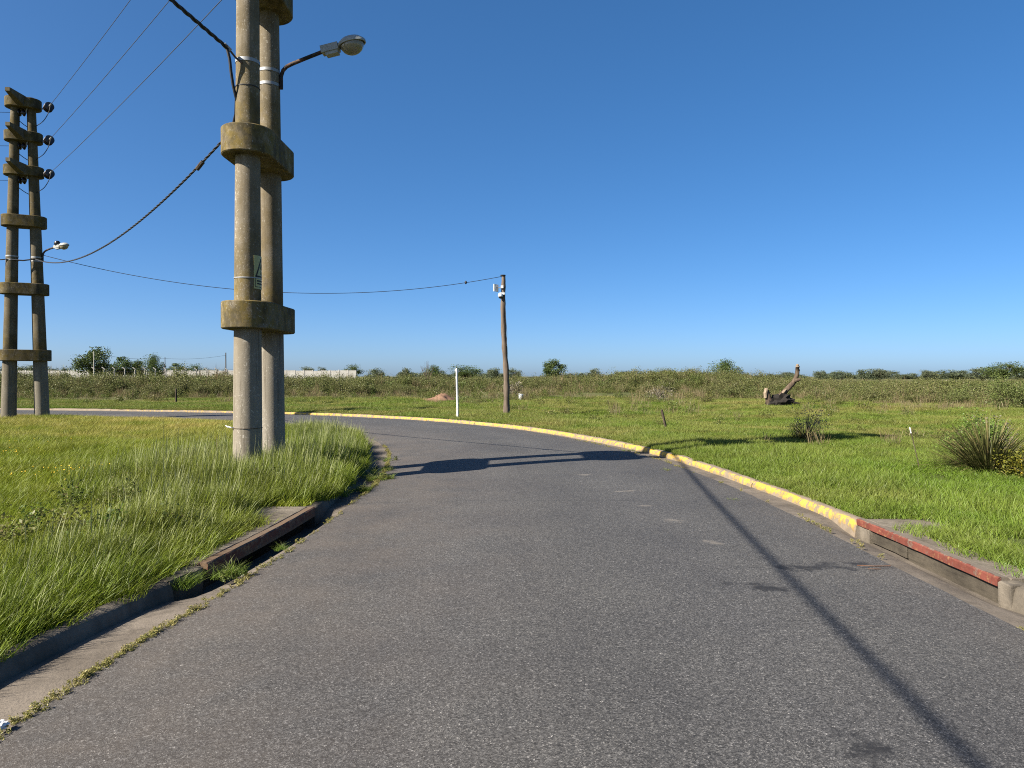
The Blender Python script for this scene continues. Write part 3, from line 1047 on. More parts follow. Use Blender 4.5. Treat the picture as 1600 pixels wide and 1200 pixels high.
def street_lamp(parent, root, out_dir, rise, length, m_inv, head=1.0):
    """bracket arm with a lamp head; all points in world space, converted by m_inv"""
    o = Vector(out_dir).normalized()
    up = Vector((0, 0, 1))
    root = Vector(root)
    arm_pts = [root, root + up * 0.20, root + up * 0.29 + o * 0.03, root + up * 0.35 + o * 0.09, root + up * 0.39 + o * 0.18, root + up * (0.42 + rise * 0.3) + o * (0.18 + (length - 0.18) * 0.4), root + up * (0.42 + rise) + o * length]
    mb = MB(); mb.tube([m_inv @ p for p in arm_pts], 0.03, 10)
    arm = mb.build('lamp_arm', M['rust_pipe'], parent, True)
    paint_attr(arm); arm['wear'] = 0.0
    tip = arm_pts[-1]
    ax = (arm_pts[-1] - arm_pts[-2]).normalized()
    ax = (ax + o * 0.6).normalized()
    sd = ax.cross(up).normalized()
    nu = sd.cross(ax).normalized()
    fr = Matrix((ax, sd, nu)).transposed().to_4x4()
    fr.translation = tip
    T = m_inv @ fr
    h = head
    # gear box, canopy with a rim, shallow top
    mb = MB()
    mb.box((-0.06 * h, -0.075 * h, -0.05 * h), (0.22 * h, 0.075 * h, 0.06 * h), T)
    mb.box((0.0, -0.06 * h, -0.10 * h), (0.20 * h, 0.06 * h, -0.051 * h), T)
    hd = mb.build('lamp_head', M['lamp_grey'], arm)
    mb = MB()
    c = T @ Matrix.Translation((0.43 * h, 0, 0.02 * h)) @ Matrix.Diagonal((1.18, 0.85, 1, 1))
    mb.lathe([(0.0, 0.085 * h), (0.07 * h, 0.082 * h), (0.13 * h, 0.065 * h), (0.175 * h, 0.02 * h), (0.19 * h, 0.0), (0.19 * h, -0.035 * h), (0.175 * h, -0.037 * h)], 24, c)
    mb.build('canopy', M['lamp_grey'], arm, True)
    mb = MB()
    c2 = T @ Matrix.Translation((0.43 * h, 0, -0.018 * h)) @ Matrix.Diagonal((1.1, 0.85, 1, 1))
    prof = [(0.168 * h * math.cos(a), -0.155 * h * math.sin(a)) for a in np.linspace(0, math.pi / 2, 10)]
    mb.lathe(prof, 24, c2)
    mb.build('bowl', M['bowl'], arm, True, 0)
    return arm


def band(parent, ctr, r, h, name='clamp_band', mat='galv', tilt=0.0):
    mb = MB()
    m = Matrix.Translation(Vector(ctr)) @ Matrix.Rotation(tilt, 4, 'Y')
    mb.lathe([(r, -h / 2), (r + 0.008, -h / 2), (r + 0.008, h / 2), (r, h / 2), (r, -h / 2)], 28, m)
    return mb.build(name, M[mat], parent, True)


def pylon(loc, rz, label, rb, rt, height, collars, tops, sp0, sp1, arm_dir, arm_len, back_len, arm_x, coll_r, mat='pylon'):
    root = empty('concrete_pylon', loc, rz)
    tag(root, label, 'pylon', 'concrete twin-column pylons')
    sp = lambda z: sp0 + (sp1 - sp0) * z / height
    zs = np.unique(np.concatenate([np.arange(-0.5, height, 0.16), [height]]))
    allc = collars + tops
    for sgn in (-1, 1):
        mb = MB()
        pts = [(sgn * sp(z) / 2, 0, z) for z in zs]
        rad = [rb + (rt - rb) * max(0, z) / height for z in zs]
        mb.tube(pts, rad, 36)
        # mould seam: a slim ridge down the shaft
        o = mb.build('column', M[mat], root, True)
        co = np.empty(len(o.data.vertices) * 3, np.float32); o.data.vertices.foreach_get('co', co)
        z = co[2::3]
        lv = np.zeros_like(z)
        for c in allc:
            up = z - (c + 0.18)
            lv = np.maximum(lv, np.where(up > -0.3, np.exp(-np.abs(up) / 0.9), 0) * (up > -0.5))
        at = o.data.attributes.new('lichen', 'FLOAT', 'POINT'); at.data.foreach_set('value', lv.astype(np.float32))
        cl = np.clip((collars[0] - 0.1 - z) / 0.3, 0, 1) * (1.0 if sgn > 0 else 0.65)
        at = o.data.attributes.new('clean', 'FLOAT', 'POINT'); at.data.foreach_set('value', cl.astype(np.float32))
        sm = MB()
        for a in ((R(30),) if sgn < 0 else (R(136),)):
            sm.tube([(sgn * sp(zz) / 2 + math.cos(a) * (rb + (rt - rb) * zz / height), math.sin(a) * (rb + (rt - rb) * zz / height), zz) for zz in (-0.3, height * 0.5, height)], 0.007, 6)
            so = sm.build('mould_seam', M['pit'], o); sm = MB()
    for c in allc:
        top = c in tops
        mb = MB()
        mb.prism(stadium(sp(c) / 2, coll_r * (0.9 if top else 1.0)), c - (0.17 if top else 0.195), c + (0.17 if top else 0.195), 0.014)
        o = mb.build('collar', M[mat], root, True)
        at = o.data.attributes.new('lichen', 'FLOAT', 'POINT'); at.data.foreach_set('value', np.full(len(o.data.vertices), 1.0, np.float32))
    # tapering cross-arms through the top collars
    d = Vector(arm_dir).normalized(); s = Vector((-d.y, d.x))
    for c in tops:
        mb = MB()
        st = [(-back_len, 0.09, -0.16, 0.06), (0.0, 0.13, -0.18, 0.18), (0.30, 0.12, -0.16, 0.178), (arm_len, 0.075, 0.05, 0.172)]
        vs = []
        for (u, w, z0, z1) in st:
            for (sg, zz) in ((-1, z0), (1, z0), (1, z1), (-1, z1)):
                q = Vector((arm_x, 0)) + d * u + s * (w * sg)
                vs.append((q.x, q.y, c + 0.03 + zz))
        fs = []
        for i in range(3):
            for kk in range(4):
                k2 = (kk + 1) % 4
                fs.append((i * 4 + kk, i * 4 + k2, i * 4 + 4 + k2, i * 4 + 4 + kk))
        fs += [(3, 2, 1, 0), (12, 13, 14, 15)]
        mb.add(vs, fs)
        o = mb.build('cross_arm', M[mat], root)
        at = o.data.attributes.new('lichen', 'FLOAT', 'POINT'); at.data.foreach_set('value', np.full(len(o.data.vertices), 0.3, np.float32))
    m = Matrix.Translation(Vector(loc)) @ Matrix.Rotation(rz, 4, 'Z')
    return root, m, sp


# near pylon ---------------------------------------------------------------
NP_LOC = (-3.84, 10.93, 0.12)
near, NM, NSP = pylon(NP_LOC, R(90), 'tall concrete twin-column pylon with street lamp beside the road bend', 0.205, 0.125, 11.6,
                      [2.36, 4.86, 7.38], [8.85, 10.05, 11.25], 1.06, 0.80, (0, -1), 1.05, 0.5, 0.0, 0.365)
NI = NM.inverted()
street_lamp(near, P(441, 141, 11.38), (1.0, -0.08, 0), 0.16, 0.72, NI)
rr = lambda z, rb=0.205, rt=0.125, h=11.6: rb + (rt - rb) * z / h
for py in (116, 137):
    zz = (P(430, py, 11.4).z - 0.12)
    band(near, (NSP(zz) / 2, 0, zz), rr(zz), 0.045, tilt=0.0)
zz = P(390, 100, 10.45).z - 0.12
band(near, (-NSP(zz) / 2, 0, zz), rr(zz), 0.05)
zz = P(390, 140, 10.45).z - 0.12
band(near, (-NSP(zz) / 2, 0, zz), rr(zz), 0.012, 'cable_tie', 'cable')
zz = P(390, 436, 10.45).z - 0.12
band(near, (-NSP(zz) / 2, 0, zz), rr(zz), 0.014, 'steel_strap')
zz = P(390, 668, 10.45).z - 0.12
band(near, (-NSP(zz) / 2, 0, zz), rr(zz), 0.006, 'string', 'stake_wood')

# danger plate wrapped round the shaded side of the front column
def wrapped(cx, cz, r, pts, mat, name, parent, thick=0.0):
    """flat print (u along the circumference, v up) bent round a column of radius r"""
    vs = []
    for u, v in pts:
        a = u / r
        vs.append((cx + r * math.cos(a), r * math.sin(a), cz + v))
    return vs


def wrap_patch(cx, cz, r, u0, u1, v0, v1, mat, name, parent, n=10):
    mb = MB(); vs = []; fs = []
    for i in range(n + 1):
        a = (u0 + (u1 - u0) * i / n) / r
        for v_ in (v0, v1):
            vs.append((cx + r * math.cos(a), r * math.sin(a), cz + v_))
            vs.append((cx + (r - 0.004) * math.cos(a), (r - 0.004) * math.sin(a), cz + v_))
    for i in range(n):
        b = i * 4
        fs += [(b, b + 2, b + 6, b + 4), (b + 1, b + 5, b + 7, b + 3), (b, b + 4, b + 5, b + 1), (b + 2, b + 3, b + 7, b + 6)]
    fs += [(0, 1, 3, 2), (n * 4, n * 4 + 2, n * 4 + 3, n * 4 + 1)]
    return mb.add(vs, fs).build(name, mat, parent)


def wrap_stroke(cx, cz, r, a, b, w, mat, name, parent, n=6):
    a = Vector(a); b = Vector(b); t = (b - a).normalized(); s = Vector((-t.y, t.x)) * w / 2
    mb = MB(); vs = []; fs = []
    for i in range(n + 1):
        c = a.lerp(b, i / n)
        for q_ in (c - s, c + s):
            an = q_.x / r
            vs.append((cx + r * math.cos(an), r * math.sin(an), cz + q_.y))
    for i in range(n): fs.append((2 * i, 2 * i + 1, 2 * i + 3, 2 * i + 2))
    return mb.add(vs, fs).build(name, mat, parent)


sz = P(400, 427, 10.45).z - 0.12
rs = rr(sz) + 0.006
scx = -NSP(sz) / 2
# local -Y is the +x side of the road; camera side is -X. the plate's middle looks to -Y with a little -X
U0 = -(math.pi / 2 + 0.05) * rs
plate = wrap_patch(scx, sz, rs, U0 - 0.135, U0 + 0.135, -0.24, 0.24, M['sign_yellow'], 'danger_plate', near, 14)
plate['label'] = 'weathered yellow danger plate wrapped round the column'
r2 = rs + 0.0025
def st(a, b, w): wrap_stroke(scx, sz, r2, (U0 + a[0], a[1]), (U0 + b[0], b[1]), w, M['sign_black'], 'sign_mark', plate)
st((-0.11, -0.06), (0.0, 0.20), 0.022); st((0.11, -0.06), (0.0, 0.20), 0.022); st((-0.12, -0.06), (0.12, -0.06), 0.022)
st((0.012, 0.12), (-0.018, 0.055), 0.014); st((-0.02, 0.058), (0.02, 0.052), 0.012); st((0.018, 0.055), (-0.008, -0.03), 0.013)
st((-0.122, -0.088), (0.122, -0.088), 0.008); st((-0.122, -0.212), (0.122, -0.212), 0.008)
st((-0.122, -0.088), (-0.122, -0.212), 0.008); st((0.122, -0.088), (0.122, -0.212), 0.008)
st((-0.09, -0.125), (0.09, -0.125), 0.020); st((-0.09, -0.165), (0.09, -0.165), 0.020)

# cable clamp, dead-end and the loop that drops down the front column
zz = P(362, 80, 10.2)
mb = MB()
mb.tube([NI @ P(352, 72, 10.18), NI @ P(362, 82, 10.25)], 0.035, 8)
mb.build('cable_clamp', M['galv'], near, True)
mb = MB()
mb.tube([NI @ P(362, 82, 10.25), NI @ P(370, 92, 10.3), NI @ P(380, 101, 10.3)], 0.014, 6)
mb.build('clamp_chain', M['rust_pipe'], near, True)
mb = MB()
loop = [P(357, 78, 10.2), P(361, 95, 10.22), P(363, 115, 10.26), P(366, 135, 10.3), P(371, 156, 10.36), P(370, 180, 10.6), P(364, 205, 10.72)]
mb.tube([NI @ p for p in loop], 0.022, 8)
mb.build('cable_loop', M['cable'], near, True)

# far pylon ----------------------------------------------------------------
FP_LOC = (-17.18, 25.3, 0.05)
FRZ = R(24)
lr = Matrix.Rotation(-FRZ, 4, 'Z')
adl = lr @ Vector((0.08, -1.0, 0))
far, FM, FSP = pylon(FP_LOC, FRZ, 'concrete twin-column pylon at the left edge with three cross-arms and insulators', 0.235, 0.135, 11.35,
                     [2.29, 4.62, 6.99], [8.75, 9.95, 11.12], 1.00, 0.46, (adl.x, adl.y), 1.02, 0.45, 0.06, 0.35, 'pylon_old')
FI = FM.inverted()
street_lamp(far, FM @ Vector((FSP(6.2) / 2 + 0.21, -0.08, 5.62)), (0.95, -0.30, 0), 0.06, 0.62, FI, 0.85)
mb = MB()
lt = FM @ Vector((FSP(6.2) / 2 + 0.21, -0.08, 5.62)) + Vector((0.95, -0.30, 0)) * 0.68 + Vector((0, 0, 0.60))
mb.lathe([(0, -0.1), (0.06, -0.09), (0.10, -0.03), (0.10, 0.03), (0.06, 0.09), (0, 0.1)], 14, FI @ Matrix.Translation(lt))
mb.build('light_sensor', M['black_plastic'], far, True)
for zz in (5.62, 5.75):
    for sg in (-1, 1):
        band(far, (sg * FSP(zz) / 2, 0, zz), 0.235 - 0.1 * zz / 11.35, 0.05)
ins = [(172, 11.12), (223, 9.95), (275, 8.75)]
WIRE_A = []
for py, c in ins:
    dpt = 25.35
    pd = P(77, py, dpt)
    tip = NM @ Vector((0, -1.0, {11.12: 11.25, 9.95: 10.05, 8.75: 8.85}[c]))
    dr = (tip - pd).normalized()
    root = FM @ Vector((FSP(c) / 2 + 0.30, -0.05, c - 0.10))
    mb = MB(); mb.tube([FI @ root, FI @ pd], 0.026, 8)
    mb.build('strain_rod', M['galv'], far, True)
    o = string_of_discs(FI @ pd, lr @ dr, 3, 0.15, 0.13).build('strain_insulator', M['porcelain'], far, True)
    mb = MB(); mb.tube([FI @ (pd + dr * 0.36), FI @ (pd + dr * 0.62)], 0.028, 8)
    mb.build('wire_clamp', M['galv'], far, True)
    WIRE_A.append((pd + dr * 0.6, tip))
    # string between the columns for the line leaving to the left
    a = FM @ Vector((0.10, -0.12, c - 0.33))
    d2 = Vector((-1, -0.10, -0.02))
    string_of_discs(FI @ a, lr @ d2, 3, 0.125, 0.13).build('strain_insulator', M['porcelain'], far, True)
    mb = MB(); mb.tube([FI @ (a + Vector((0.05, 0, 0.22))), FI @ a], 0.02, 6); mb.build('hanger', M['galv'], far)
    # jumper wire
    j0 = pd + dr * 0.5; j3 = a + d2 * 0.42
    jp = [j0, j0 + Vector((-0.05, 0, -0.22)), j0 + Vector((-0.28, 0.1, -0.48)), j0 + Vector((-0.62, 0.3, -0.58)), (j0 + j3) * 0.5 + Vector((-0.3, 0.35, -0.55)), j3 + Vector((0.1, 0, -0.18)), j3]
    sm = [tuple(q_) for q_ in catmull([tuple(p) for p in jp], 0.05)]
    mb = MB(); mb.tube([FI @ Vector(p) for p in sm], 0.013, 6)
    mb.build('jumper_wire', M['cable'], far, True)


# ------------------------------------------------------------------ overhead lines
def wire(name, pts, r, mat, label, cat='cable', group=None, n=6):
    mb = MB(); mb.tube(pts, r, n)
    o = mb.build(name, M[mat], None, True, 0)
    return tag(o, label, cat, group)


which = ['topmost', 'middle', 'lowest']
for i, (a, b) in enumerate(WIRE_A):
    wire('power_line', sag_curve(a, b, 0.12, 30), 0.008, 'wire', f'{which[i]} of the thin bare conductors rising from far pylon to near pylon', 'cable', 'bare overhead conductors')
    c = Vector((-48, 21.5, b.z + 0.2))
    aa = FM @ Vector((0.10, -0.12, ins[i][1] - 0.33)) + Vector((-0.45, -0.04, 0))
    wire('power_line', sag_curve(aa, c, 0.4, 24), 0.008, 'wire', f'{which[i]} of the bare conductors leaving the far pylon past the photo edge', 'cable', 'bare overhead conductors')
    wire('power_line', sag_curve(b, (b.x - 5.2, -30, b.z), 0.7, 30), 0.008, 'wire', f'{which[i]} of the bare conductors running back over the road from near pylon', 'cable', 'bare overhead conductors')


def twisted(pts, name, label, r=0.010, rad=0.0115, pitch=0.6):
    e = empty(name, (0, 0, 0))
    tag(e, label, 'cable', 'twisted black overhead cables')
    P_ = [Vector(p) for p in pts]
    L = [0]
    for i in range(1, len(P_)): L.append(L[-1] + (P_[i] - P_[i - 1]).length)
    for kx in range(3):
        out = []
        for i, p in enumerate(P_):
            t = (P_[min(i + 1, len(P_) - 1)] - P_[max(i - 1, 0)]).normalized()
            a = t.cross(Vector((0, 0, 1))).normalized(); b = t.cross(a)
            th = L[i] / pitch * 2 * math.pi + kx * 2.094
            out.append(p + a * math.cos(th) * rad + b * math.sin(th) * rad)
        mb = MB(); mb.tube(out, r, 5)
        mb.build('strand', M['cable'], e, True, 0)
    return e


def dense(a, b, sag, step):
    n = int((Vector(b) - Vector(a)).length / step)
    return sag_curve(a, b, sag, n)


cA = dense(P(364, 205, 10.72), FM @ Vector((FSP(5.7) / 2, -0.2, 5.68)), 0.78, 0.07)
tc = twisted(cA, 'bundled_cable', 'twisted black cable drooping between near and far pylon')
mid = cA[int(len(cA) * 0.075)]
mb = MB(); mb.tube([mid + Vector((0.03, 0, 0.03)), mid + Vector((-0.09, 0.05, -0.08))], 0.035, 8); mb.build('splice', M['stake_wood'], tc, True)
cB = dense(P(357, 77, 10.2), (-7.25, -28, 6.6), 0.55, 0.07)
twisted(cB, 'bundled_cable', 'thick twisted cable leaving near pylon over the road', 0.0135, 0.0155)
cC = dense(FM @ Vector((-FSP(5.7) / 2 - 0.15, -0.15, 5.62)), (-46, 20, 6.0), 0.8, 0.12)
twisted(cC, 'bundled_cable', 'twisted cable leaving the far pylon past the photo edge')
mb = MB(); mb.tube([FI @ (FM @ Vector((-FSP(5.7) / 2 - 0.15, -0.15, 5.62))), FI @ (FM @ Vector((0, -0.22, 5.60))), FI @ (FM @ Vector((FSP(5.7) / 2, -0.2, 5.68)))], 0.024, 8)
mb.build('cable_bridge', M['cable'], far, True)

POLE_B = Vector((-0.22, 28.0, 0.1)); POLE_T = P(786, 431, 28.0)
thin = sag_curve(FM @ Vector((FSP(5.9) / 2 + 0.15, -0.1, 5.86)), POLE_T + Vector((-0.06, 0, -0.03)), 0.98, 60)
tw = wire('service_wire', thin, 0.011, 'cable', 'thin black wire sagging from far pylon to the wooden pole')
bp = thin[int(len(thin) * 0.90)]
mb = MB(); mb.lathe([(0, -0.06), (0.035, -0.04), (0.05, 0.01), (0.03, 0.06), (0, 0.08)], 10, Matrix.Translation(bp)); mb.build('splice', M['cable'], tw, True)


# ------------------------------------------------------------------ wooden pole with antenna and camera
def rough_tube(mb, pts, rad, n, amp, seed):
    b = len(mb.v)
    mb.tube(pts, rad, n)
    r = random.Random(seed)
    for i in range(b, len(mb.v)):
        x, y, z = mb.v[i]
        mb.v[i] = (x + r.uniform(-amp, amp), y + r.uniform(-amp, amp), z + r.uniform(-amp, amp) * 0.5)


wp = empty('wooden_pole')
tag(wp, 'rough wooden pole with a white antenna and dome camera beyond the bend', 'pole')
mb = MB()
pp = []
for i in range(26):
    t = i / 25
    p = POLE_B.lerp(POLE_T, t) + Vector((0.035 * math.sin(t * 7), 0.03 * math.cos(t * 5), 0))
    pp.append(p)
pp[0].z = -0.3
rough_tube(mb, pp, [0.122 - 0.040 * i / 25 + 0.009 * math.sin(i * 1.7) for i in range(26)], 14, 0.010, 5)
mb.build('shaft', M['pole_wood'], wp, True, 60)
mb = MB(); mb.lathe([(0, 0), (0.105, 0), (0.105, 0.03), (0, 0.035)], 14, Matrix.Translation(POLE_T)); mb.build('cap', M['black_plastic'], wp)
aP = P(776, 450, 27.85)
mb = MB()
mb.box((-0.045, -0.14, -0.14), (-0.015, 0.14, 0.14), Matrix.Translation(aP) @ Matrix.Rotation(R(-35), 4, 'Z'))
mb.box((-0.06, -0.03, -0.09), (-0.046, 0.03, 0.09), Matrix.Translation(aP) @ Matrix.Rotation(R(-35), 4, 'Z'))
an = mb.build('antenna', M['white_plastic'], wp)
mb = MB(); mb.tube([aP, P(785, 449, 27.9)], 0.018, 8); mb.build('bracket', M['galv'], an)
mb = MB(); mb.box((-0.05, -0.08, -0.05), (0.05, 0.08, 0.05), Matrix.Translation(P(784.5, 448.5, 27.86))); mb.build('mount', M['white_plastic'], an)
cP = P(782, 462, 27.82)
mb = MB()
mb.lathe([(0.0, 0.11), (0.05, 0.105), (0.085, 0.06), (0.095, 0.0), (0.095, -0.035), (0.0, -0.036)], 18, Matrix.Translation(cP))
mb.box((0.0, -0.03, 0.04), (0.16, 0.05, 0.12), Matrix.Translation(cP))
ch = mb.build('camera_housing', M['white_plastic'], wp, True)
mb = MB(); mb.lathe([(0.078, -0.037)] + [(0.078 * math.cos(a), -0.037 - 0.085 * math.sin(a)) for a in np.linspace(0.1, math.pi / 2, 8)], 18, Matrix.Translation(cP)); mb.build('dome', M['smoked_dome'], ch, True)
mb = MB(); mb.tube([P(789, 470, 27.85), P(790.5, 500, 27.86), P(792, 520, 27.86), P(791.5, 541, 27.86)], 0.012, 6); mb.build('hanging_cord', M['cable'], wp)
settle(wp, tuple(POLE_B))


# ------------------------------------------------------------------ posts, stakes, litter
def gz(x, y): return float(ground_z(np.array([x]), np.array([y]))[0])


def stake(name, base, top, r0, r1, mat, label, cat, n=10, rough=0.0, group=None):
    mb = MB()
    b = Vector(base); t = Vector(top)
    pts = [b.lerp(t, k / 6) for k in range(7)]
    pts[0] = pts[0] - (t - b).normalized() * 0.15
    rad = [r0 + (r1 - r0) * k / 6 for k in range(7)]
    if rough: rough_tube(mb, pts, rad, n, rough, 3)
    else: mb.tube(pts, rad, n)
    o = mb.build(name, M[mat], None, True, 50)
    return tag(o, label, cat, group)


x, y = P(715, 600, 26.0).xy
wpo = empty('white_post', (0, 0, 0))
tag(wpo, 'slim white painted post standing behind the yellow kerb', 'post')
mb = MB(); rough_tube(mb, [(x, y, -0.1), (x - 0.005, y, 0.6), (x - 0.02, y, 1.2), (x - 0.03, y, 1.9)], [0.042, 0.04, 0.04, 0.037], 10, 0.003, 2)
mb.build('shaft', M['white'], wpo, True, 50)
mb = MB(); mb.box((x - 0.10, y - 0.03, 1.78), (x - 0.055, y + 0.02, 1.86)); mb.build('hook', M['white'], wpo)
mb = MB(); mb.box((x - 0.075, y - 0.02, 1.52), (x - 0.055, y + 0.01, 1.60)); mb.build('hook', M['white'], wpo)
settle(wpo, (x, y, 0.1))
a = P(1041, 667, 20.8); b = P(1034, 640, 20.8)
stake('leaning_stake', (a.x, a.y, gz(a.x, a.y)), (b.x, b.y, b.z), 0.04, 0.037, 'stake_wood', 'short dark stake leaning in the grass behind the kerb', 'stake', 8, 0.004)
a = P(275, 630, 40)
stake('wooden_stake', (a.x, a.y, gz(a.x, a.y)), (a.x, a.y, P(275, 607, 40).z), 0.055, 0.05, 'stake_wood', 'upright brown fence stake between the two pylons', 'stake', 8, 0.006)
a = P(1440, 733, 11.3); b = P(1422, 668, 11.5)
rod = empty('marker_rod'); tag(rod, 'thin leaning rod with a white tip beside the spiky plant', 'rod')
b0 = Vector((a.x, a.y, gz(a.x, a.y) - 0.08)); b1 = Vector(b)
mb = MB(); mb.tube([b0, b0.lerp(b1, 0.5) + Vector((0.006, 0, 0)), b1], 0.0065, 6); mb.build('shaft', M['stake_wood'], rod)
mb = MB(); mb.tube([b0.lerp(b1, 0.88), b1 + (b1 - b0) * 0.01], 0.0085, 8); mb.build('tip', M['white'], rod)
settle(rod, (b0.x, b0.y, b0.z))
# white tub in the pasture
a = P(813, 625, 45)
mb = MB(); zb = gz(a.x, a.y)
mb.lathe([(0.0, 0.0), (0.11, 0.0), (0.15, 0.36), (0.16, 0.36), (0.16, 0.39), (0.14, 0.39), (0.11, 0.03), (0.0, 0.03)], 16, Matrix.Translation((a.x, a.y, zb + 0.06)) @ Matrix.Rotation(0.15, 4, 'Y'))
tag(mb.build('white_tub', M['white_plastic'], None, True), 'small white tub in the pasture just past the wooden pole', 'tub')
# crumpled tissue at the gutter edge
def crumple(loc, r, seed, squash=0.7):
    me = bpy.data.meshes.new('crumpled_tissue')
    bm = bmesh.new(); bmesh.ops.create_icosphere(bm, subdivisions=3, radius=r)
    rd = random.Random(seed)
    for v in bm.verts:
        k = 0.62 + 0.5 * rd.random()
        v.co = Vector((v.co.x * k * 1.2, v.co.y * k, max(-r * 0.45, v.co.z * k * squash)))
    bm.to_mesh(me); bm.free(); me.materials.append(M['paper'])
    o = link('crumpled_tissue', me); o.location = loc
    return o
tag(crumple((-2.30, 3.20, 0.035), 0.032, 4), 'crumpled white tissue at the gutter edge in the bottom corner', 'tissue')
tag(crumple((-2.42, 3.13, 0.012), 0.016, 9), 'tiny torn scrap of tissue below the larger crumpled tissue', 'tissue')
# reddish twigs by the red inlet
def twig(pts, r, label):
    mb = MB(); mb.tube(pts, r, 5)
    tag(mb.build('fallen_twig', M['rust_pipe'], None), label, 'twig', 'twigs on the asphalt by the inlet')
    paint_attr(mb and bpy.context.scene.objects[-1], 0.0) if False else None
twig([(2.86, 5.92, 0.035), (2.99, 5.90, 0.034), (3.14, 5.93, 0.028)], 0.005, 'longer reddish twig lying on the asphalt by the red inlet')
twig([(2.90, 5.82, 0.034), (3.0, 5.815, 0.032)], 0.004, 'shorter reddish twig lying on the asphalt by the red inlet')
# ribbon scrap tied at the near pylon
mb = MB()
rp = [P(352, 665, 10.3), P(356, 667, 10.28), P(361, 668, 10.27), P(366, 668, 10.3)]
mb.tube([NI @ p for p in rp], [0.005, 0.012, 0.009, 0.005], 5)
mb.build('ribbon', M['paper'], near)

# earth heap in the pasture
def heap(cx, cy, rx, ry, h, label):
    vs = []; fs = []
    n, mrad = 40, 12
    rd = np.random.default_rng(8)
    for j in range(mrad + 1):
        for i in range(n):
            a = 2 * math.pi * i / n; r = j / mrad
            k = 1 + 0.16 * math.sin(3 * a + 1) + 0.1 * math.sin(5 * a)
            xx = cx + rx * r * k * math.cos(a); yy = cy + ry * r * k * math.sin(a)
            side = 0.45 + 0.75 * math.exp(-((math.cos(a) * r - 0.35) / 0.35) ** 2)
            zz = h * side * (1 - r ** 1.4) + (rd.normal(0, 0.03) if j < mrad else -0.05)
            vs.append((xx, yy, gz(xx, yy) + max(zz, -0.05)))
    for j in range(mrad):
        for i in range(n):
            i2 = (i + 1) % n
            fs.append((j * n + i, j * n + i2, (j + 1) * n + i2, (j + 1) * n + i))
    mb = MB(); mb.add(vs, fs)
    tag(mb.build('earth_heap', M['dirt'], None, True, 0), label, 'heap')
a = P(682, 626, 42)
heap(a.x, 42.6, 1.15, 0.9, 0.42, 'low heap of bare reddish soil in the pasture by the white post')


# ------------------------------------------------------------------ uprooted trunk
def limb(path, rad, name, mat, parent, seed, amp=0.02, n=14):
    mb = MB(); c = catmull([tuple(p) for p in path], 0.12)
    r = np.interp(np.linspace(0, 1, len(c)), np.linspace(0, 1, len(rad)), rad)
    rough_tube(mb, [tuple(p) for p in c], list(r), n, amp, seed)
    return mb.build(name, mat, parent, True, 70)


TD = 33.0
ut = empty('uprooted_trunk'); tag(ut, 'uprooted dead tree trunk with one bent limb rising from the pasture', 'tree trunk')
lb = limb([P(1214, 632, TD), P(1219, 622, TD), P(1232, 606, TD), P(1241, 596, TD + 0.1), P(1245, 586, TD + 0.1), P(1246, 578, TD + 0.1), P(1246, 573, TD)], [0.17, 0.15, 0.12, 0.11, 0.10, 0.09, 0.085], 'limb', M['bark'], ut, 3)
mb = MB(); mb.lathe([(0.095, 0), (0.07, 0.05), (0.075, 0.09), (0.02, 0.13), (0.0, 0.10)], 9, Matrix.Translation(P(1246, 573, TD))); mb.build('splintered_end', M['torn_wood'], lb)
mb = MB(); mb.tube([P(1241, 595, TD), P(1249, 593, TD - 0.1), P(1251, 592, TD - 0.12)], [0.09, 0.07, 0.055], 9); mb.build('branch_stub', M['bark'], lb)
mb = MB(); mb.tube([P(1221, 617, TD - 0.17), P(1225, 612, TD - 0.16), P(1229, 608, TD - 0.12)], [0.02, 0.07, 0.02], 8); mb.build('peeled_patch', M['torn_wood'], lb)
st_ = limb([P(1205, 634, TD), P(1202, 626, TD), P(1199, 617, TD), P(1197.5, 610, TD)], [0.20, 0.17, 0.13, 0.10], 'broken_stub', M['bark'], ut, 5)
mb = MB(); rough_tube(mb, [P(1196, 622, TD - 0.11), P(1196, 615, TD - 0.09), P(1197.5, 608, TD - 0.03), P(1197.5, 606.5, TD)], [0.05, 0.10, 0.10, 0.04], 9, 0.02, 6); mb.build('split_wood', M['torn_wood'], st_)
me = bpy.data.meshes.new('root_mass'); bm = bmesh.new(); bmesh.ops.create_icosphere(bm, subdivisions=3, radius=1.0)
rd = random.Random(12)
for v in bm.verts:
    k = 0.75 + 0.45 * rd.random()
    v.co = Vector((v.co.x * 0.42 * k, v.co.y * 0.35 * k, v.co.z * 0.30 * k))
bm.to_mesh(me); bm.free(); me.materials.append(M['root'])
o = link('root_mass', me, ut); o.location = P(1222, 628, TD); o.scale = (1.25, 1.2, 1.35)
me2 = me.copy(); o = link('root_mass', me2, ut); o.location = P(1209, 630, TD); o.scale = (0.85, 0.8, 0.9)
mb = MB()
for k in range(14):
    a0 = P(1224, 632, TD); an = rd.uniform(-1.2, 1.2)
    mb.tube([a0, a0 + Vector((0.35 * math.cos(an), -0.25 + 0.1 * rd.random(), 0.3 * math.sin(an))), a0 + Vector((0.65 * math.cos(an) + 0.1, -0.3, 0.35 * math.sin(an) - 0.12))], [0.05, 0.03, 0.008], 6)
o = mb.build('roots', M['root'], ut); o['kind'] = 'stuff'
bx = P(1215, 636, TD)
settle(ut, (bx.x, TD, gz(bx.x, TD)))
for ch in ut.children:
    ch.matrix_parent_inverse = Matrix.Translation(-Vector((bx.x, TD, gz(bx.x, TD))))


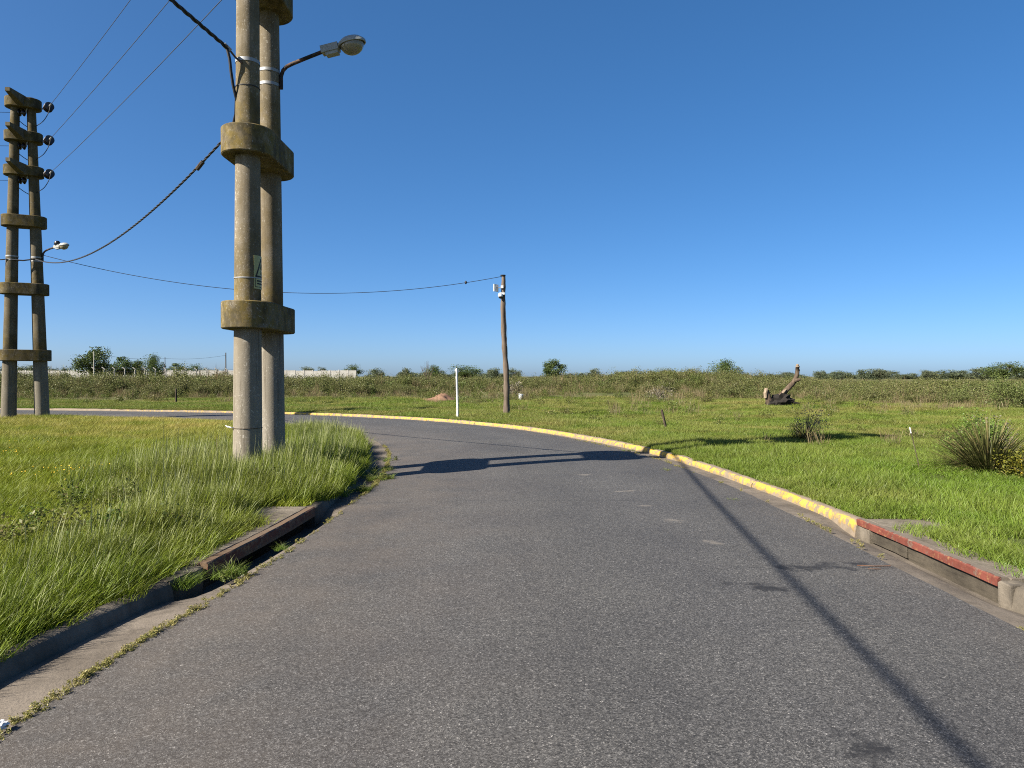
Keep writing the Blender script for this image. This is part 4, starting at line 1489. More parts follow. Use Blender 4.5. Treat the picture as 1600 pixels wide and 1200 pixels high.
# ------------------------------------------------------------------ far walls, fence and poles
GW = 130.0
wl = empty('boundary_wall'); tag(wl, 'long whitewashed panel wall far behind the scrub', 'wall')
x0, x1 = -105.0, P(566, 580, GW).x
np_ = int((x1 - x0) / 1.6)
pw = None; pp_ = None
gzw = 0.1
for k in range(np_):
    xx = x0 + k * 1.6
    yy = GW + (xx - x1) * -0.02
    if pw is None:
        mb = MB(); mb.box((0.06, -0.03, 0), (1.54, 0.03, 2.55)); pw = mb.build('panel', M['wall_white'], wl); o = pw
        mb = MB(); mb.box((-0.06, -0.07, 0), (0.06, 0.07, 2.68)); pp_ = mb.build('post', M['wall_post'], wl); o2 = pp_
    else:
        o = pw.copy(); COL.objects.link(o); o2 = pp_.copy(); COL.objects.link(o2)
    dz = random.uniform(-0.05, 0.05)
    o.location = (xx, yy, gzw + dz); o2.location = (xx, yy, gzw + dz)
settle(wl, (x0, GW, gzw))

FD = 84.0
fe = empty('mesh_fence'); tag(fe, 'security fence with bent-topped concrete posts behind the scrub', 'fence')
first = None
fx = [147 + 16.0 * k for k in range(19)]
for k, px in enumerate(fx):
    p = P(px, 592, FD + k * 0.9)
    if first is None:
        mb = MB()
        mb.tube([(0, 0, -0.4), (0, 0, 2.2), (0.05, 0, 2.34), (-0.28, 0, 2.60)], [0.075, 0.07, 0.065, 0.055], 6)
        first = mb.build('fence_post', M['fence_post'], fe); o = first
    else:
        o = first.copy(); COL.objects.link(o)
    o.location = (p.x, p.y, 0.1)
for zz in (0.9, 1.5, 2.1, 2.45):
    mb = MB(); a = P(fx[0], 592, FD); b = P(fx[-1], 592, FD + 18 * 0.9)
    mb.tube([(a.x, a.y, zz + 0.1), (b.x, b.y, zz + 0.1)], 0.012, 4); mb.build('strand_wire', M['wire'], fe)
settle(fe, (P(147, 592, FD).x, FD, 0.1))

for (px, pt, dd, r_, mt, lab) in ((147, 549, 92, 0.07, 'fence_post', 'thin pale pole in front of the tallest left tree'),
                                  (353, 551, 118, 0.10, 'stake_wood', 'dark thin pole rising over the white wall'),
                                  (258, 558, 112, 0.06, 'stake_wood', 'short dark pole right of the round dark tree')):
    a = P(px, 588, dd)
    stake('utility_pole', (a.x, dd, 0.1), (a.x, dd, P(px, pt, dd).z), r_, r_ * 0.8, mt, lab, 'pole', 8, group='far thin poles')
a0 = P(147, 552, 92); a1 = P(258, 560, 112); a2 = P(353, 555, 118)
wire('service_wire', sag_curve(a0, a1, 0.35, 14), 0.014, 'cable', 'far thin wire between the pale pole and the short dark pole', n=4)
wire('service_wire', sag_curve(a1, a2, 0.3, 14), 0.014, 'cable', 'far thin wire between the short dark pole and the pole over the wall', n=4)


# ------------------------------------------------------------------ vegetation kit
def blade_mesh(name, mat, n, half, hmin, hmax, wid, lean, lean_dir, curl, seed, segs=2, pale=0.0, disc=True, stalks=0.0, spread=1.0):
    """a patch of n grass blades inside a square of half-size half"""
    r = np.random.default_rng(seed)
    if disc:
        a = r.uniform(0, 2 * np.pi, n); q = half * np.sqrt(r.random(n))
        bx, by = q * np.cos(a), q * np.sin(a)
    else:
        bx, by = r.uniform(-half, half, n), r.uniform(-half, half, n)
    h = r.uniform(hmin, hmax, n) * (0.6 + 0.4 * r.random(n))
    ang = r.normal(lean_dir, spread, n)
    ln = np.abs(r.normal(lean, lean * 0.4, n)) * h
    cu = np.abs(r.normal(curl, curl * 0.4 + 1e-3, n)) * h
    w = wid * r.uniform(0.7, 1.3, n)
    isst = r.random(n) < stalks
    h = np.where(isst, h * 1.35, h); w = np.where(isst, w * 0.55, w)
    yaw = r.uniform(0, 2 * np.pi, n)
    sx, sy = np.cos(yaw), np.sin(yaw)
    dx, dy = np.cos(ang), np.sin(ang)
    rows = []
    S = segs + 1
    for k in range(S):
        t = k / segs
        ox = bx + dx * (ln * t + cu * t * t); oy = by + dy * (ln * t + cu * t * t)
        oz = h * t * (1 - 0.25 * np.minimum(1, (ln + cu) / h) * t)
        ww = w * (1 - t) ** 0.6 * 0.5 if k < segs else w * 0.0
        seedw = np.where(isst & (t > 0.6), wid * 0.9, 0) * (1 if k < segs else 0.2)
        ww = np.maximum(ww, seedw * 0.5)
        rows.append(np.stack([ox - sx * ww, oy - sy * ww, oz], 1))
        if k < segs: rows.append(np.stack([ox + sx * ww, oy + sy * ww, oz], 1))
    V = np.stack(rows, 1)                       # n, 2*segs+1, 3
    m_ = V.shape[1]
    base = np.arange(n)[:, None] * m_
    tris = []
    for k in range(segs):
        b0 = 2 * k
        if k < segs - 1:
            tris += [(b0, b0 + 1, b0 + 3), (b0, b0 + 3, b0 + 2)]
        else:
            tris += [(b0, b0 + 1, b0 + 2)]
    F = (base[:, None, :] + np.array(tris)[None]).reshape(-1, 3)
    me = mesh_from(name, V.reshape(-1, 3), F, mat)
    tt = np.array([(j // 2) / segs for j in range(m_)])
    colr = np.zeros((n, m_, 4), np.float32)
    colr[..., 0] = r.random(n)[:, None]
    colr[..., 1] = tt[None]
    pl = np.where(isst, 1.0, (r.random(n) < pale) * 0.6)
    colr[..., 2] = pl[:, None] * (tt[None] > 0.5)
    colr[..., 3] = 1
    at = me.color_attributes.new('blade', 'FLOAT_COLOR', 'POINT')
    at.data.foreach_set('color', colr.ravel())
    return me


def leaf_quads(pts, size, r, nrm=None, aspect=0.55, drop=0.0, drybit=0.0):
    """diamond leaves at pts -> verts, faces, blade colours"""
    n = len(pts)
    d = r.normal(0, 1, (n, 3)); d[:, 2] = d[:, 2] * 0.7 - drop
    d /= np.linalg.norm(d, axis=1)[:, None]
    e = np.cross(d, r.normal(0, 1, (n, 3))); e /= np.linalg.norm(e, axis=1)[:, None]
    s = (size * r.uniform(0.6, 1.3, n))[:, None]
    v = np.stack([pts - d * s * 0.5, pts + e * s * 0.5 * aspect, pts + d * s * 0.5, pts - e * s * 0.5 * aspect], 1)
    f = (np.arange(n)[:, None] * 4 + np.arange(4)[None])
    c = np.zeros((n, 4, 4), np.float32); c[..., 0] = r.random(n)[:, None]; c[..., 3] = 1
    c[..., 2] = (r.random(n) < drybit)[:, None]
    return v.reshape(-1, 3), f, c.reshape(-1, 4)


def leaf_mesh(name, mat, v, f, c):
    me = mesh_from(name, v, f, mat)
    at = me.color_attributes.new('blade', 'FLOAT_COLOR', 'POINT')
    at.data.foreach_set('color', np.ascontiguousarray(c, dtype=np.float32).ravel())
    return me


def shrub_mesh(name, mat, seed, w, h, leaves, size, stems=9, upright=0.5, drybit=0.05, stemw=0.02, clumps=14):
    """bushy weed: ragged leaf clumps carried on rising stems"""
    r = np.random.default_rng(seed)
    V, F, C = [], [], []
    base = 0
    tips = []
    for k in range(stems):
        a = r.uniform(0, 6.28); q = w * 0.5 * r.random() ** 0.6
        hh = h * r.uniform(0.6, 1.0) * (1 - 0.35 * (q / (w * 0.5)) ** 2)
        tip = np.array([q * np.cos(a), q * np.sin(a), hh]); root = tip * np.array([0.35 * (1 - upright) + upright * 0.8, 0.35 * (1 - upright) + upright * 0.8, 0]) + np.array([0, 0, -0.05])
        tips.append((root, tip))
        d = np.array([np.cos(a + 1.57), np.sin(a + 1.57), 0]) * stemw
        v = np.array([root - d, root + d, tip + d * 0.3, tip - d * 0.3]); V.append(v); F.append(np.array([[0, 1, 2, 3]]) + base); base += 4
        c = np.zeros((4, 4), np.float32); c[:, 2] = 0.6; c[:, 3] = 1; C.append(c)
    cl = []
    for k in range(clumps):
        ro, ti = tips[r.integers(len(tips))]
        t = r.uniform(0.25, 1.03)
        cl.append((ro + (ti - ro) * t + r.normal(0, 0.05 * w, 3), r.uniform(0.10, 0.22) * w))
    per = leaves // clumps
    for p, s in cl:
        pts = p + np.clip(r.normal(0, 1, (per, 3)), -1.7, 1.7) * np.array([s, s, s * (0.7 + 0.6 * upright)]) * 0.6
        pts[:, 2] = np.abs(pts[:, 2])
        v, f, c = leaf_quads(pts, size, r, drybit=drybit)
        V.append(v); F.append(f + base); C.append(c); base += len(v)
    F4 = np.concatenate(F)
    return leaf_mesh(name, mat, np.concatenate(V), F4, np.concatenate(C))


def stalk_mesh(name, mat, seed, n, rad, h, w):
    return blade_mesh(name, mat, n, rad, h * 0.5, h, w, 0.18, 0, 0.12, seed, 3, 0.2, True, 0.3, 3.0)


def proto_collection(name, meshes):
    c = bpy.data.collections.new(name)
    for i, me in enumerate(meshes):
        o = bpy.data.objects.new(f'{name}_{i:02d}', me)
        c.objects.link(o)
    return c


def scatter(name, label, pts, rot, scl, idx, coll):
    """one object whose points carry instances of the shapes in coll (uncountable growth)"""
    n = len(pts)
    me = bpy.data.meshes.new(name)
    me.from_pydata(np.asarray(pts).tolist(), [], [])
    a = me.attributes.new('rot', 'FLOAT_VECTOR', 'POINT'); a.data.foreach_set('vector', np.asarray(rot, np.float32).ravel())
    a = me.attributes.new('scl', 'FLOAT_VECTOR', 'POINT'); a.data.foreach_set('vector', np.asarray(scl, np.float32).ravel())
    a = me.attributes.new('pick', 'INT', 'POINT'); a.data.foreach_set('value', np.asarray(idx, np.int32))
    o = link(name, me)
    ng = bpy.data.node_groups.new(name + '_nodes', 'GeometryNodeTree')
    ng.interface.new_socket('Geometry', in_out='INPUT', socket_type='NodeSocketGeometry')
    ng.interface.new_socket('Geometry', in_out='OUTPUT', socket_type='NodeSocketGeometry')
    gi = ng.nodes.new('NodeGroupInput'); go = ng.nodes.new('NodeGroupOutput')
    ip = ng.nodes.new('GeometryNodeInstanceOnPoints')
    ci = ng.nodes.new('GeometryNodeCollectionInfo')
    ci.inputs['Collection'].default_value = coll
    ci.inputs['Separate Children'].default_value = True
    ci.inputs['Reset Children'].default_value = True
    def na(nm, ty):
        q_ = ng.nodes.new('GeometryNodeInputNamedAttribute'); q_.data_type = ty; q_.inputs['Name'].default_value = nm
        return q_.outputs[0]
    L_ = ng.links.new
    L_(gi.outputs[0], ip.inputs['Points']); L_(ci.outputs[0], ip.inputs['Instance'])
    ip.inputs['Pick Instance'].default_value = True
    L_(na('pick', 'INT'), ip.inputs['Instance Index'])
    L_(na('rot', 'FLOAT_VECTOR'), ip.inputs['Rotation'])
    L_(na('scl', 'FLOAT_VECTOR'), ip.inputs['Scale'])
    L_(ip.outputs[0], go.inputs[0])
    md = o.modifiers.new('growth', 'NODES'); md.node_group = ng
    tag(o, label, kind='stuff')
    return o


def rand_pts(n, x0, x1, y0, y1):
    return rng.uniform(x0, x1, n), rng.uniform(y0, y1, n)


def in_view(x, y, m=1.5):
    return (y > 1.2) & (np.abs(x) < 0.73 * y + m + 0.6)


OCn = OC[(np.abs(OC[:, 0]) < 170) & (np.abs(OC[:, 1]) < 70)]
LCn = LC[(np.abs(LC[:, 0]) < 170) & (np.abs(LC[:, 1]) < 70)]


def dist_to(x, y, c):
    q = np.stack([x, y], 1); out = np.empty(len(q))
    for k in range(0, len(q), 20000):
        out[k:k + 20000] = np.sqrt(((q[k:k + 20000, None, :] - c[None, ::2]) ** 2).sum(-1)).min(1)
    return out


LEFT_POLY = np.concatenate([LB, [[-3000, -3000]]])
RIGHT_TEST = lambda x, y: ~in_poly(x, y, CORR) & ~in_poly(x, y, LEFT_POLY)


def vnoise(x, y, sc, seed):
    r = np.random.default_rng(seed); v = np.zeros_like(x)
    for k in range(7):
        a = r.uniform(0, 6.28); f = (2 ** (k * 0.6)) / sc
        v += np.sin((x * np.cos(a) + y * np.sin(a)) * f * 6.28 + r.uniform(0, 6.28)) / (1 + k * 0.5)
    return v / 2.6


def inlet_clear(x, y):
    """no tufts on the concrete inlet covers"""
    q1 = (y > 5.0) & (y < 7.75) & (x > 3.4) & (x < np.where(y > 7.0, 4.55, 4.02))
    q2 = (y > 5.3) & (y < 8.55) & (x < -2.2) & (x > np.where(y > 7.4, -3.08, -2.80))
    return ~(q1 | q2)


def column_clear(x, y):
    k = np.ones(len(x), bool)
    for px, py in ((-3.84, 10.4), (-3.84, 11.46)):
        k &= np.hypot(x - px, y - py) > 0.22
    return k


# ---- the verge inside the bend: lawn, and long wind-combed grass along the kerb and round the pylon
lawn_v = [blade_mesh(f'verge_patch_{k}', M['grass_verge'], 480, 0.30, 0.06, 0.19, 0.0060, 0.30, 0.5, 0.35, 20 + k, 2, 0.05, True, 0.02, 1.3) for k in range(4)]
lawn_v_c = proto_collection('verge_patch', lawn_v)
long_m = [blade_mesh(f'long_patch_{k}', M['grass_long'], 270, 0.26, 0.12, 0.37, 0.0064, 0.24, 0.45, 0.24, 40 + k, 3, 0.06, True, 0.04, 1.1) for k in range(5)]
long_c = proto_collection('long_patch', long_m)
lawn_f = [blade_mesh(f'field_patch_{k}', M['grass_field'], 520, 0.32, 0.045, 0.12, 0.0062, 0.30, 0.5, 0.35, 60 + k, 2, 0.06, True, 0.02, 1.6) for k in range(4)]
lawn_f_c = proto_collection('field_patch', lawn_f)

x, y = rand_pts(9000, -26, -2.3, 1.2, 30)
k = in_view(x, y, 2.5) & in_poly(x, y, LEFT_POLY) & inlet_clear(x, y)
x, y = x[k], y[k]
dl = dist_to(x, y, LCn)
k = dl > 0.24
x, y, dl = x[k], y[k], dl[k]
pr = np.clip(1.25 - np.hypot(x, y) / 60, 0.5, 1)
k = rng.random(len(x)) < pr
x, y, dl = x[k], y[k], dl[k]
z = ground_z(x, y)
s = rng.uniform(0.85, 1.3, len(x)) * (1 + np.hypot(x, y) / 90)
hz = s * (1 + 0.25 * vnoise(x, y, 3.0, 5))
s = np.minimum(s, np.maximum((dl - 0.10) / 0.30, 0.3)); hz = np.minimum(hz, 0.4 + dl)
scatter('verge_grass', 'short sunlit grass on the verge inside the bend', np.stack([x, y, z], 1),
        np.stack([np.zeros_like(x), np.zeros_like(x), rng.normal(0, 0.9, len(x))], 1), np.stack([s, s, hz], 1), rng.integers(0, 4, len(x)), lawn_v_c)

x, y = rand_pts(26000, -9, -2.3, 1.0, 26)
k = in_view(x, y, 2.5) & in_poly(x, y, LEFT_POLY) & inlet_clear(x, y)
x, y = x[k], y[k]
dl = dist_to(x, y, LCn)
dp = np.hypot(x + 3.9, (y - 10.9) * 0.8)
edge = 1.55 + 0.55 * vnoise(x, y, 4.0, 9)
wgt = np.clip((edge - dl) / 0.5, 0, 1) * np.clip((22 - y) / 4, 0, 1)
wgt = np.maximum(wgt, np.clip((2.1 + 0.4 * vnoise(x, y, 2.0, 3) - dp) / 0.6, 0, 1))
k = (rng.random(len(x)) < wgt * 0.62) & (dl > np.where((y > 8.9) & (y < 13), 0.2, 0.34)) & column_clear(x, y)
x, y, dl, wgt, dp = x[k], y[k], dl[k], wgt[k], dp[k]
z = ground_z(x, y)
s = rng.uniform(0.8, 1.15, len(x))
tall = np.clip((y - 8.2) / 1.2, 0, 1) * np.clip((19 - y) / 3, 0, 1)
hz = s * (0.62 + 0.38 * wgt) * (1.15 + 0.50 * vnoise(x, y, 1.1, 15)) * np.clip(0.18 + dl * 0.75 + 0.5 * tall, 0.3, 1.0 + 0.25 * tall)
scatter('long_grass', 'long wind-combed grass along the kerb and around the near pylon', np.stack([x, y, z], 1),
        np.stack([np.zeros_like(x), np.zeros_like(x), rng.normal(0.0, 0.6, len(x))], 1), np.stack([s, s, hz], 1), rng.integers(0, 5, len(x)), long_c)

# ---- darker tussocks and small yellow flowers scattered over the verge
tx, ty = [], []
for (px, py, n, sp_) in ((75, 738, 5, 0.25), (105, 750, 3, 0.15), (15, 790, 3, 0.2), (300, 760, 5, 0.4), (210, 690, 3, 0.5), (330, 715, 8, 0.5), (150, 810, 3, 0.3), (60, 850, 3, 0.3), (260, 730, 3, 0.3)):
    d_ = (CAM_H - 0.06) * FPX / (py - 588); xx = (px - 800) / FPX * d_
    for _ in range(n): tx.append(xx + rng.normal(0, sp_)); ty.append(d_ + rng.normal(0, sp_))
tx, ty = np.array(tx), np.array(ty)
s = rng.uniform(0.45, 0.8, len(tx))
scatter('tussock_grass', 'darker coarse tussocks standing in the verge grass', np.stack([tx, ty, ground_z(tx, ty)], 1),
        np.stack([np.zeros_like(tx), np.zeros_like(tx), rng.uniform(0, 6.28, len(tx))], 1), np.stack([s, s, s * 0.95], 1), rng.integers(0, 5, len(tx)), long_c)
fl_m = NT('yellow_petal'); fl_m.color((0.55, 0.36, 0.02)); fl_m.rough(0.7)
fv, ff, fc = leaf_quads(np.random.default_rng(4).normal(0, 1, (26, 3)) * np.array([0.22, 0.22, 0.025]) + np.array([0, 0, 0.15]), 0.022, np.random.default_rng(6), aspect=0.9)
fl_c = proto_collection('petals', [leaf_mesh('petals', fl_m.m, fv, ff, fc)])
fx_, fy_ = [], []
for (px, py, n, sp_) in ((135, 752, 4, 0.25), (175, 750, 3, 0.3), (20, 715, 3, 0.4), (400, 752, 3, 0.2), (65, 700, 2, 0.4)):
    d_ = (CAM_H - 0.06) * FPX / (py - 588); xx = (px - 800) / FPX * d_
    for _ in range(n): fx_.append(xx + rng.normal(0, sp_)); fy_.append(d_ + rng.normal(0, sp_))
fx_, fy_ = np.array(fx_), np.array(fy_)
scatter('verge_weeds', 'tiny yellow flowers dotted through the verge grass', np.stack([fx_, fy_, ground_z(fx_, fy_)], 1),
        np.stack([np.zeros_like(fx_), np.zeros_like(fx_), rng.uniform(0, 6.28, len(fx_))], 1), np.ones((len(fx_), 3)), np.zeros(len(fx_), int), fl_c)

# ---- the field outside the bend
x, y = rand_pts(30000, -36, 36, 1.5, 46)
k = in_view(x, y, 2.5) & inlet_clear(x, y)
x, y = x[k], y[k]
k = RIGHT_TEST(x, y); x, y = x[k], y[k]
do = dist_to(x, y, OCn)
k = do > 0.20; x, y, do = x[k], y[k], do[k]
rr_ = np.hypot(x, y)
k = rng.random(len(x)) < np.clip(1.35 - rr_ / 45, 0.42, 1); x, y, do, rr_ = x[k], y[k], do[k], rr_[k]
z = ground_z(x, y)
s = rng.uniform(0.85, 1.25, len(x)) * (1 + rr_ / 55)
hz = s * (1 + 0.35 * vnoise(x, y, 4.5, 25)) * np.where(do < 2.4, 1.4, 0.9)
s = np.minimum(s, np.maximum((do - 0.13) / 0.30, 0.22))
hz = np.minimum(hz, 0.9 + do * 0.9)
scatter('field_grass', 'short green grass of the pasture outside the bend', np.stack([x, y, z], 1),
        np.stack([np.zeros_like(x), np.zeros_like(x), rng.uniform(0, 6.28, len(x))], 1), np.stack([s, s, hz], 1), rng.integers(0, 4, len(x)), lawn_f_c)

# ---- narrow tufts that close the grass up to the kerbs and slabs
edge_m = [blade_mesh(f'edge_tuft_{k}', M['grass_field'] if k < 3 else M['grass_verge'], 90, 0.085, 0.05, 0.13, 0.0058, 0.35, 0, 0.4, 180 + k, 2, 0.06, True, 0.03, 3.0) for k in range(6)]
edge_c = proto_collection('edge_tuft', edge_m)
EX, EY, ES, EI = [], [], [], []
def edge_row(c, nrm, s, s0, s1, step, o0, o1, pick, sc0, sc1):
    for q_ in np.arange(s0, s1, step):
        a_, n_ = at_s(c, nrm, s, q_ + rng.normal(0, step))
        p_ = a_ + n_ * rng.uniform(o0, o1)
        EX.append(p_[0]); EY.append(p_[1]); ES.append(rng.uniform(sc0, sc1)); EI.append(int(rng.choice(pick)))
o_a, o_b = s_at(OC, OS, 2.5), OS[np.argmin(np.abs(OC[:, 0] + 26))]
edge_row(OC, ON, OS, OIN1 + 0.05, o_b, 0.028, 0.17, 0.50, [0, 1, 2], 0.7, 1.25)
edge_row(OC, ON, OS, o_a, OIN0 - 0.2, 0.03, 0.17, 0.55, [0, 1, 2], 0.7, 1.2)
edge_row(OC, ON, OS, OIN0, OIN1 - 0.7, 0.010, 0.33, 0.72, [0, 1, 2], 0.7, 1.4)
edge_row(OC, ON, OS, OIN1 - 0.8, OIN1, 0.014, 0.85, 1.25, [0, 1, 2], 0.7, 1.3)
l_a, l_b = s_at(LC, LS, 1.5), LS[np.argmin(np.abs(LC[:, 0] + 12))]
edge_row(LC, LN, LS, l_a, LIN0 - 0.3, 0.022, 0.15, 0.5, [3, 4, 5], 0.6, 1.2)
edge_row(LC, LN, LS, LIN0 - 0.3, LIN1 - 1.0, 0.012, 0.27, 0.6, [3, 4, 5], 0.7, 1.3)
edge_row(LC, LN, LS, LIN1 + 0.1, l_b, 0.022, 0.15, 0.5, [3, 4, 5], 0.8, 1.5)
EX, EY, ES = np.array(EX), np.array(EY), np.array(ES)
scatter('kerbside_grass', 'narrow fringe of grass along the backs of the kerbs', np.stack([EX, EY, ground_z(EX, EY)], 1),
        np.stack([np.zeros_like(EX), np.zeros_like(EX), rng.uniform(0, 6.28, len(EX))], 1), np.stack([ES, ES, ES], 1), np.array(EI), edge_c)

# ---- weeds: broadleaf tufts, dry stalks, hummocks through the pasture
weed_m = [shrub_mesh(f'weed_{k}', M['weed'], 80 + k, 0.55, 0.34, 420, 0.036, 10, 0.5, 0.10, 0.004, 16) for k in range(4)] + \
         [stalk_mesh(f'weed_{4 + k}', M['dry_stalk'], 90 + k, 46, 0.22, 0.55, 0.009) for k in range(3)]
weed_c = proto_collection('weed', weed_m)
x, y = rand_pts(16000, -45, 48, 16, 62)
k = in_view(x, y, 3) ; x, y = x[k], y[k]
k = RIGHT_TEST(x, y); x, y = x[k], y[k]
do = dist_to(x, y, OCn)
vn = vnoise(x, y, 9.0, 33)
rr_ = np.hypot(x, y)
prob = np.clip((vn - 0.15) * 0.9, 0, 1) * np.clip((do - 4) / 10, 0, 1) * np.where(rr_ > 36, 1.0, 0.6) + np.where(rr_ > 44, 0.16, 0.03) * (do > 3)
prob *= np.where((x < -3) & (y < 52), 0.35, 1.0)
k = rng.random(len(x)) < prob; x, y, do, rr_ = x[k], y[k], do[k], rr_[k]
z = ground_z(x, y)
s = rng.uniform(0.6, 1.35, len(x)) * (0.75 + rr_ / 90)
scatter('pasture_weeds', 'scattered broadleaf weeds and dry stalks in the pasture', np.stack([x, y, z], 1),
        np.stack([np.zeros_like(x), np.zeros_like(x), rng.uniform(0, 6.28, len(x))], 1), np.stack([s, s, s * rng.uniform(0.6, 1.1, len(x))], 1),
        np.where(rng.random(len(x)) < 0.62, rng.integers(0, 4, len(x)), rng.integers(4, 7, len(x))), weed_c)

# ---- leafy weeds in the long grass beside the near pylon and a few through the verge
wx, wy = [], []
for (px, py, n, sp_) in ((330, 735, 12, 0.28), (390, 745, 8, 0.22), (300, 765, 7, 0.3), (420, 770, 5, 0.15), (120, 800, 4, 0.5), (30, 870, 3, 0.3), (230, 840, 4, 0.3), (500, 715, 5, 0.25)):
    d_ = (CAM_H - 0.06) * FPX / (py - 588); xx = (px - 800) / FPX * d_
    for _ in range(n): wx.append(xx + rng.normal(0, sp_)); wy.append(d_ + rng.normal(0, sp_))
wx, wy = np.array(wx), np.array(wy)
k = in_poly(wx, wy, LEFT_POLY) & column_clear(wx, wy) & inlet_clear(wx, wy) & (dist_to(wx, wy, LCn) > 0.4); wx, wy = wx[k], wy[k]
s = rng.uniform(0.7, 1.15, len(wx))
scatter('leafy_weeds', 'leafy broad weeds standing in the long grass by the near pylon', np.stack([wx, wy, ground_z(wx, wy)], 1),
        np.stack([np.zeros_like(wx), np.zeros_like(wx), rng.uniform(0, 6.28, len(wx))], 1), np.stack([s, s, s * 1.05], 1),
        np.where(rng.random(len(wx)) < 0.85, rng.integers(0, 4, len(wx)), rng.integers(4, 7, len(wx))), weed_c)

# ---- scrub belt behind the pasture
scrub_m = [shrub_mesh(f'scrub_{k}', M['scrub'], 120 + k, 1.5, 1.45, 1300, 0.085, 18, 0.6, 0.10, 0.012, 34) for k in range(4)] + \
          [shrub_mesh(f'scrub_{4 + k}', M['scrub_green'], 130 + k, 1.7, 1.30, 1300, 0.09, 16, 0.45, 0.05, 0.012, 30) for k in range(2)] + \
          [stalk_mesh(f'scrub_{6 + k}', M['dry_stalk'], 140 + k, 110, 0.6, 1.45, 0.022) for k in range(2)]
scrub_c = proto_collection('scrub', scrub_m)


def scrub_front(x):
    """depth at which the scrub starts, by bearing"""
    b = np.array([-0.78, -0.55, -0.30, -0.12, 0.0, 0.1, 0.2, 0.35, 0.5, 0.62, 0.78])
    d = np.array([55, 55, 56, 62, 62, 60, 58, 53, 45, 37, 32])
    return b, d


x, y = rand_pts(30000, -80, 85, 30, 100)
k = in_view(x, y, 5); x, y = x[k], y[k]
b, d = scrub_front(x)
fr = np.interp(x / y, b, d) + 3.0 * vnoise(x, y, 14.0, 44)
k = (y > fr) & (RIGHT_TEST(x, y)); x, y, fr = x[k], y[k], fr[k]
dep = y - fr
k = rng.random(len(x)) < np.where(dep < 14, 0.75, 0.30) * np.clip(dep / 2.5 + 0.35, 0, 1); x, y, dep = x[k], y[k], dep[k]
z = ground_z(x, y)
s = rng.uniform(0.65, 1.15, len(x)) * np.clip(0.7 + dep / 14, 0.7, 1.0)
brg = x / y
hh = s * np.interp(brg, [-0.78, -0.3, -0.15, 0.05, 0.3, 0.5, 0.78], [1.20, 1.06, 0.92, 0.95, 0.82, 0.74, 0.76]) * rng.uniform(0.7, 1.15, len(x)) * (1 + np.where(x / y < -0.1, 0.42, 0.25) * vnoise(x, y, 8.0, 91))
gsel = rng.random(len(x)) < np.clip(0.25 + 0.6 * vnoise(x, y, 11.0, 71), 0.05, 0.8)
ix = np.where(gsel, rng.integers(4, 6, len(x)), rng.integers(0, 4, len(x)))
ix = np.where(rng.random(len(x)) < 0.16, rng.integers(6, 8, len(x)), ix)
scatter('scrub_undergrowth', 'dense olive and brown scrub belt behind the pasture', np.stack([x, y, z], 1),
        np.stack([np.zeros_like(x), np.zeros_like(x), rng.uniform(0, 6.28, len(x))], 1), np.stack([s, s, hh], 1), ix, scrub_c)

# ---- pale dry tufts before the scrub at the right
x, y = rand_pts(900, 12, 34, 24, 40)
brg = x / y
k = (brg > 0.50) & (brg < 0.72) & (vnoise(x, y, 5.0, 55) > 0.15) & (y > 27); x, y = x[k], y[k]
z = ground_z(x, y); s = rng.uniform(0.6, 1.2, len(x))
scatter('dry_undergrowth', 'bleached straw-coloured tufts before the scrub', np.stack([x, y, z], 1),
        np.stack([np.zeros_like(x), np.zeros_like(x), rng.uniform(0, 6.28, len(x))], 1), np.stack([s, s, s * 0.8], 1), rng.integers(4, 7, len(x)), weed_c)

# ---- weeds growing from the seam between gutter and asphalt
moss_m = [shrub_mesh(f'seam_{k}', M['moss'], 160 + k, 0.16, 0.07, 150, 0.018, 5, 0.2, 0.15, 0.002, 8) for k in range(3)] + \
         [shrub_mesh(f'seam_{3 + k}', M['weed'], 170 + k, 0.30, 0.22, 150, 0.045, 8, 0.5, 0.03, 0.004, 9) for k in range(2)] + \
         [blade_mesh(f'seam_{5}', M['grass_field'], 70, 0.10, 0.10, 0.26, 0.006, 0.5, 0, 0.6, 175, 3, 0.05, True, 0.05, 3.0)]
moss_c = proto_collection('seam', moss_m)
X, Y, S_, I_ = [], [], [], []
for q_ in np.arange(s_at(LC, LS, 1.5), s_at(LC, LS, 16.5), 0.011):
    a_, n_ = at_s(LC, LN, LS, q_)
    yy = a_[1]
    dens = np.interp(yy, [1.5, 3.2, 4.8, 5.4, 5.8, 8.6, 10.0, 13.5, 16.5], [0.8, 0.95, 0.9, 0.7, 0.16, 0.16, 0.55, 0.5, 0.3])
    gate = 0.5 + 0.5 * math.sin(q_ * 2.1) * math.sin(q_ * 0.9 + 1)
    if rng.random() < dens * (0.35 + 0.65 * gate):
        p_ = a_ + n_ * (np.interp(q_, LS, left_edge(LC)) - 0.005 + rng.normal(0, 0.014))
        X.append(p_[0]); Y.append(p_[1])
        S_.append(rng.uniform(0.25, 0.62)); I_.append(rng.integers(0, 3))
def clump(cx, cy, n, rad, pick, s0, s1):
    for _ in range(n):
        X.append(cx + rng.normal(0, rad)); Y.append(cy + rng.normal(0, rad)); S_.append(rng.uniform(s0, s1) * 0.72); I_.append(int(rng.choice(pick)))
clump(-2.22, 5.75, 7, 0.07, [3, 5, 5], 0.5, 0.95); clump(-2.50, 5.45, 4, 0.05, [5], 0.7, 1.2); clump(-2.12, 6.6, 3, 0.05, [3, 5], 0.3, 0.6)
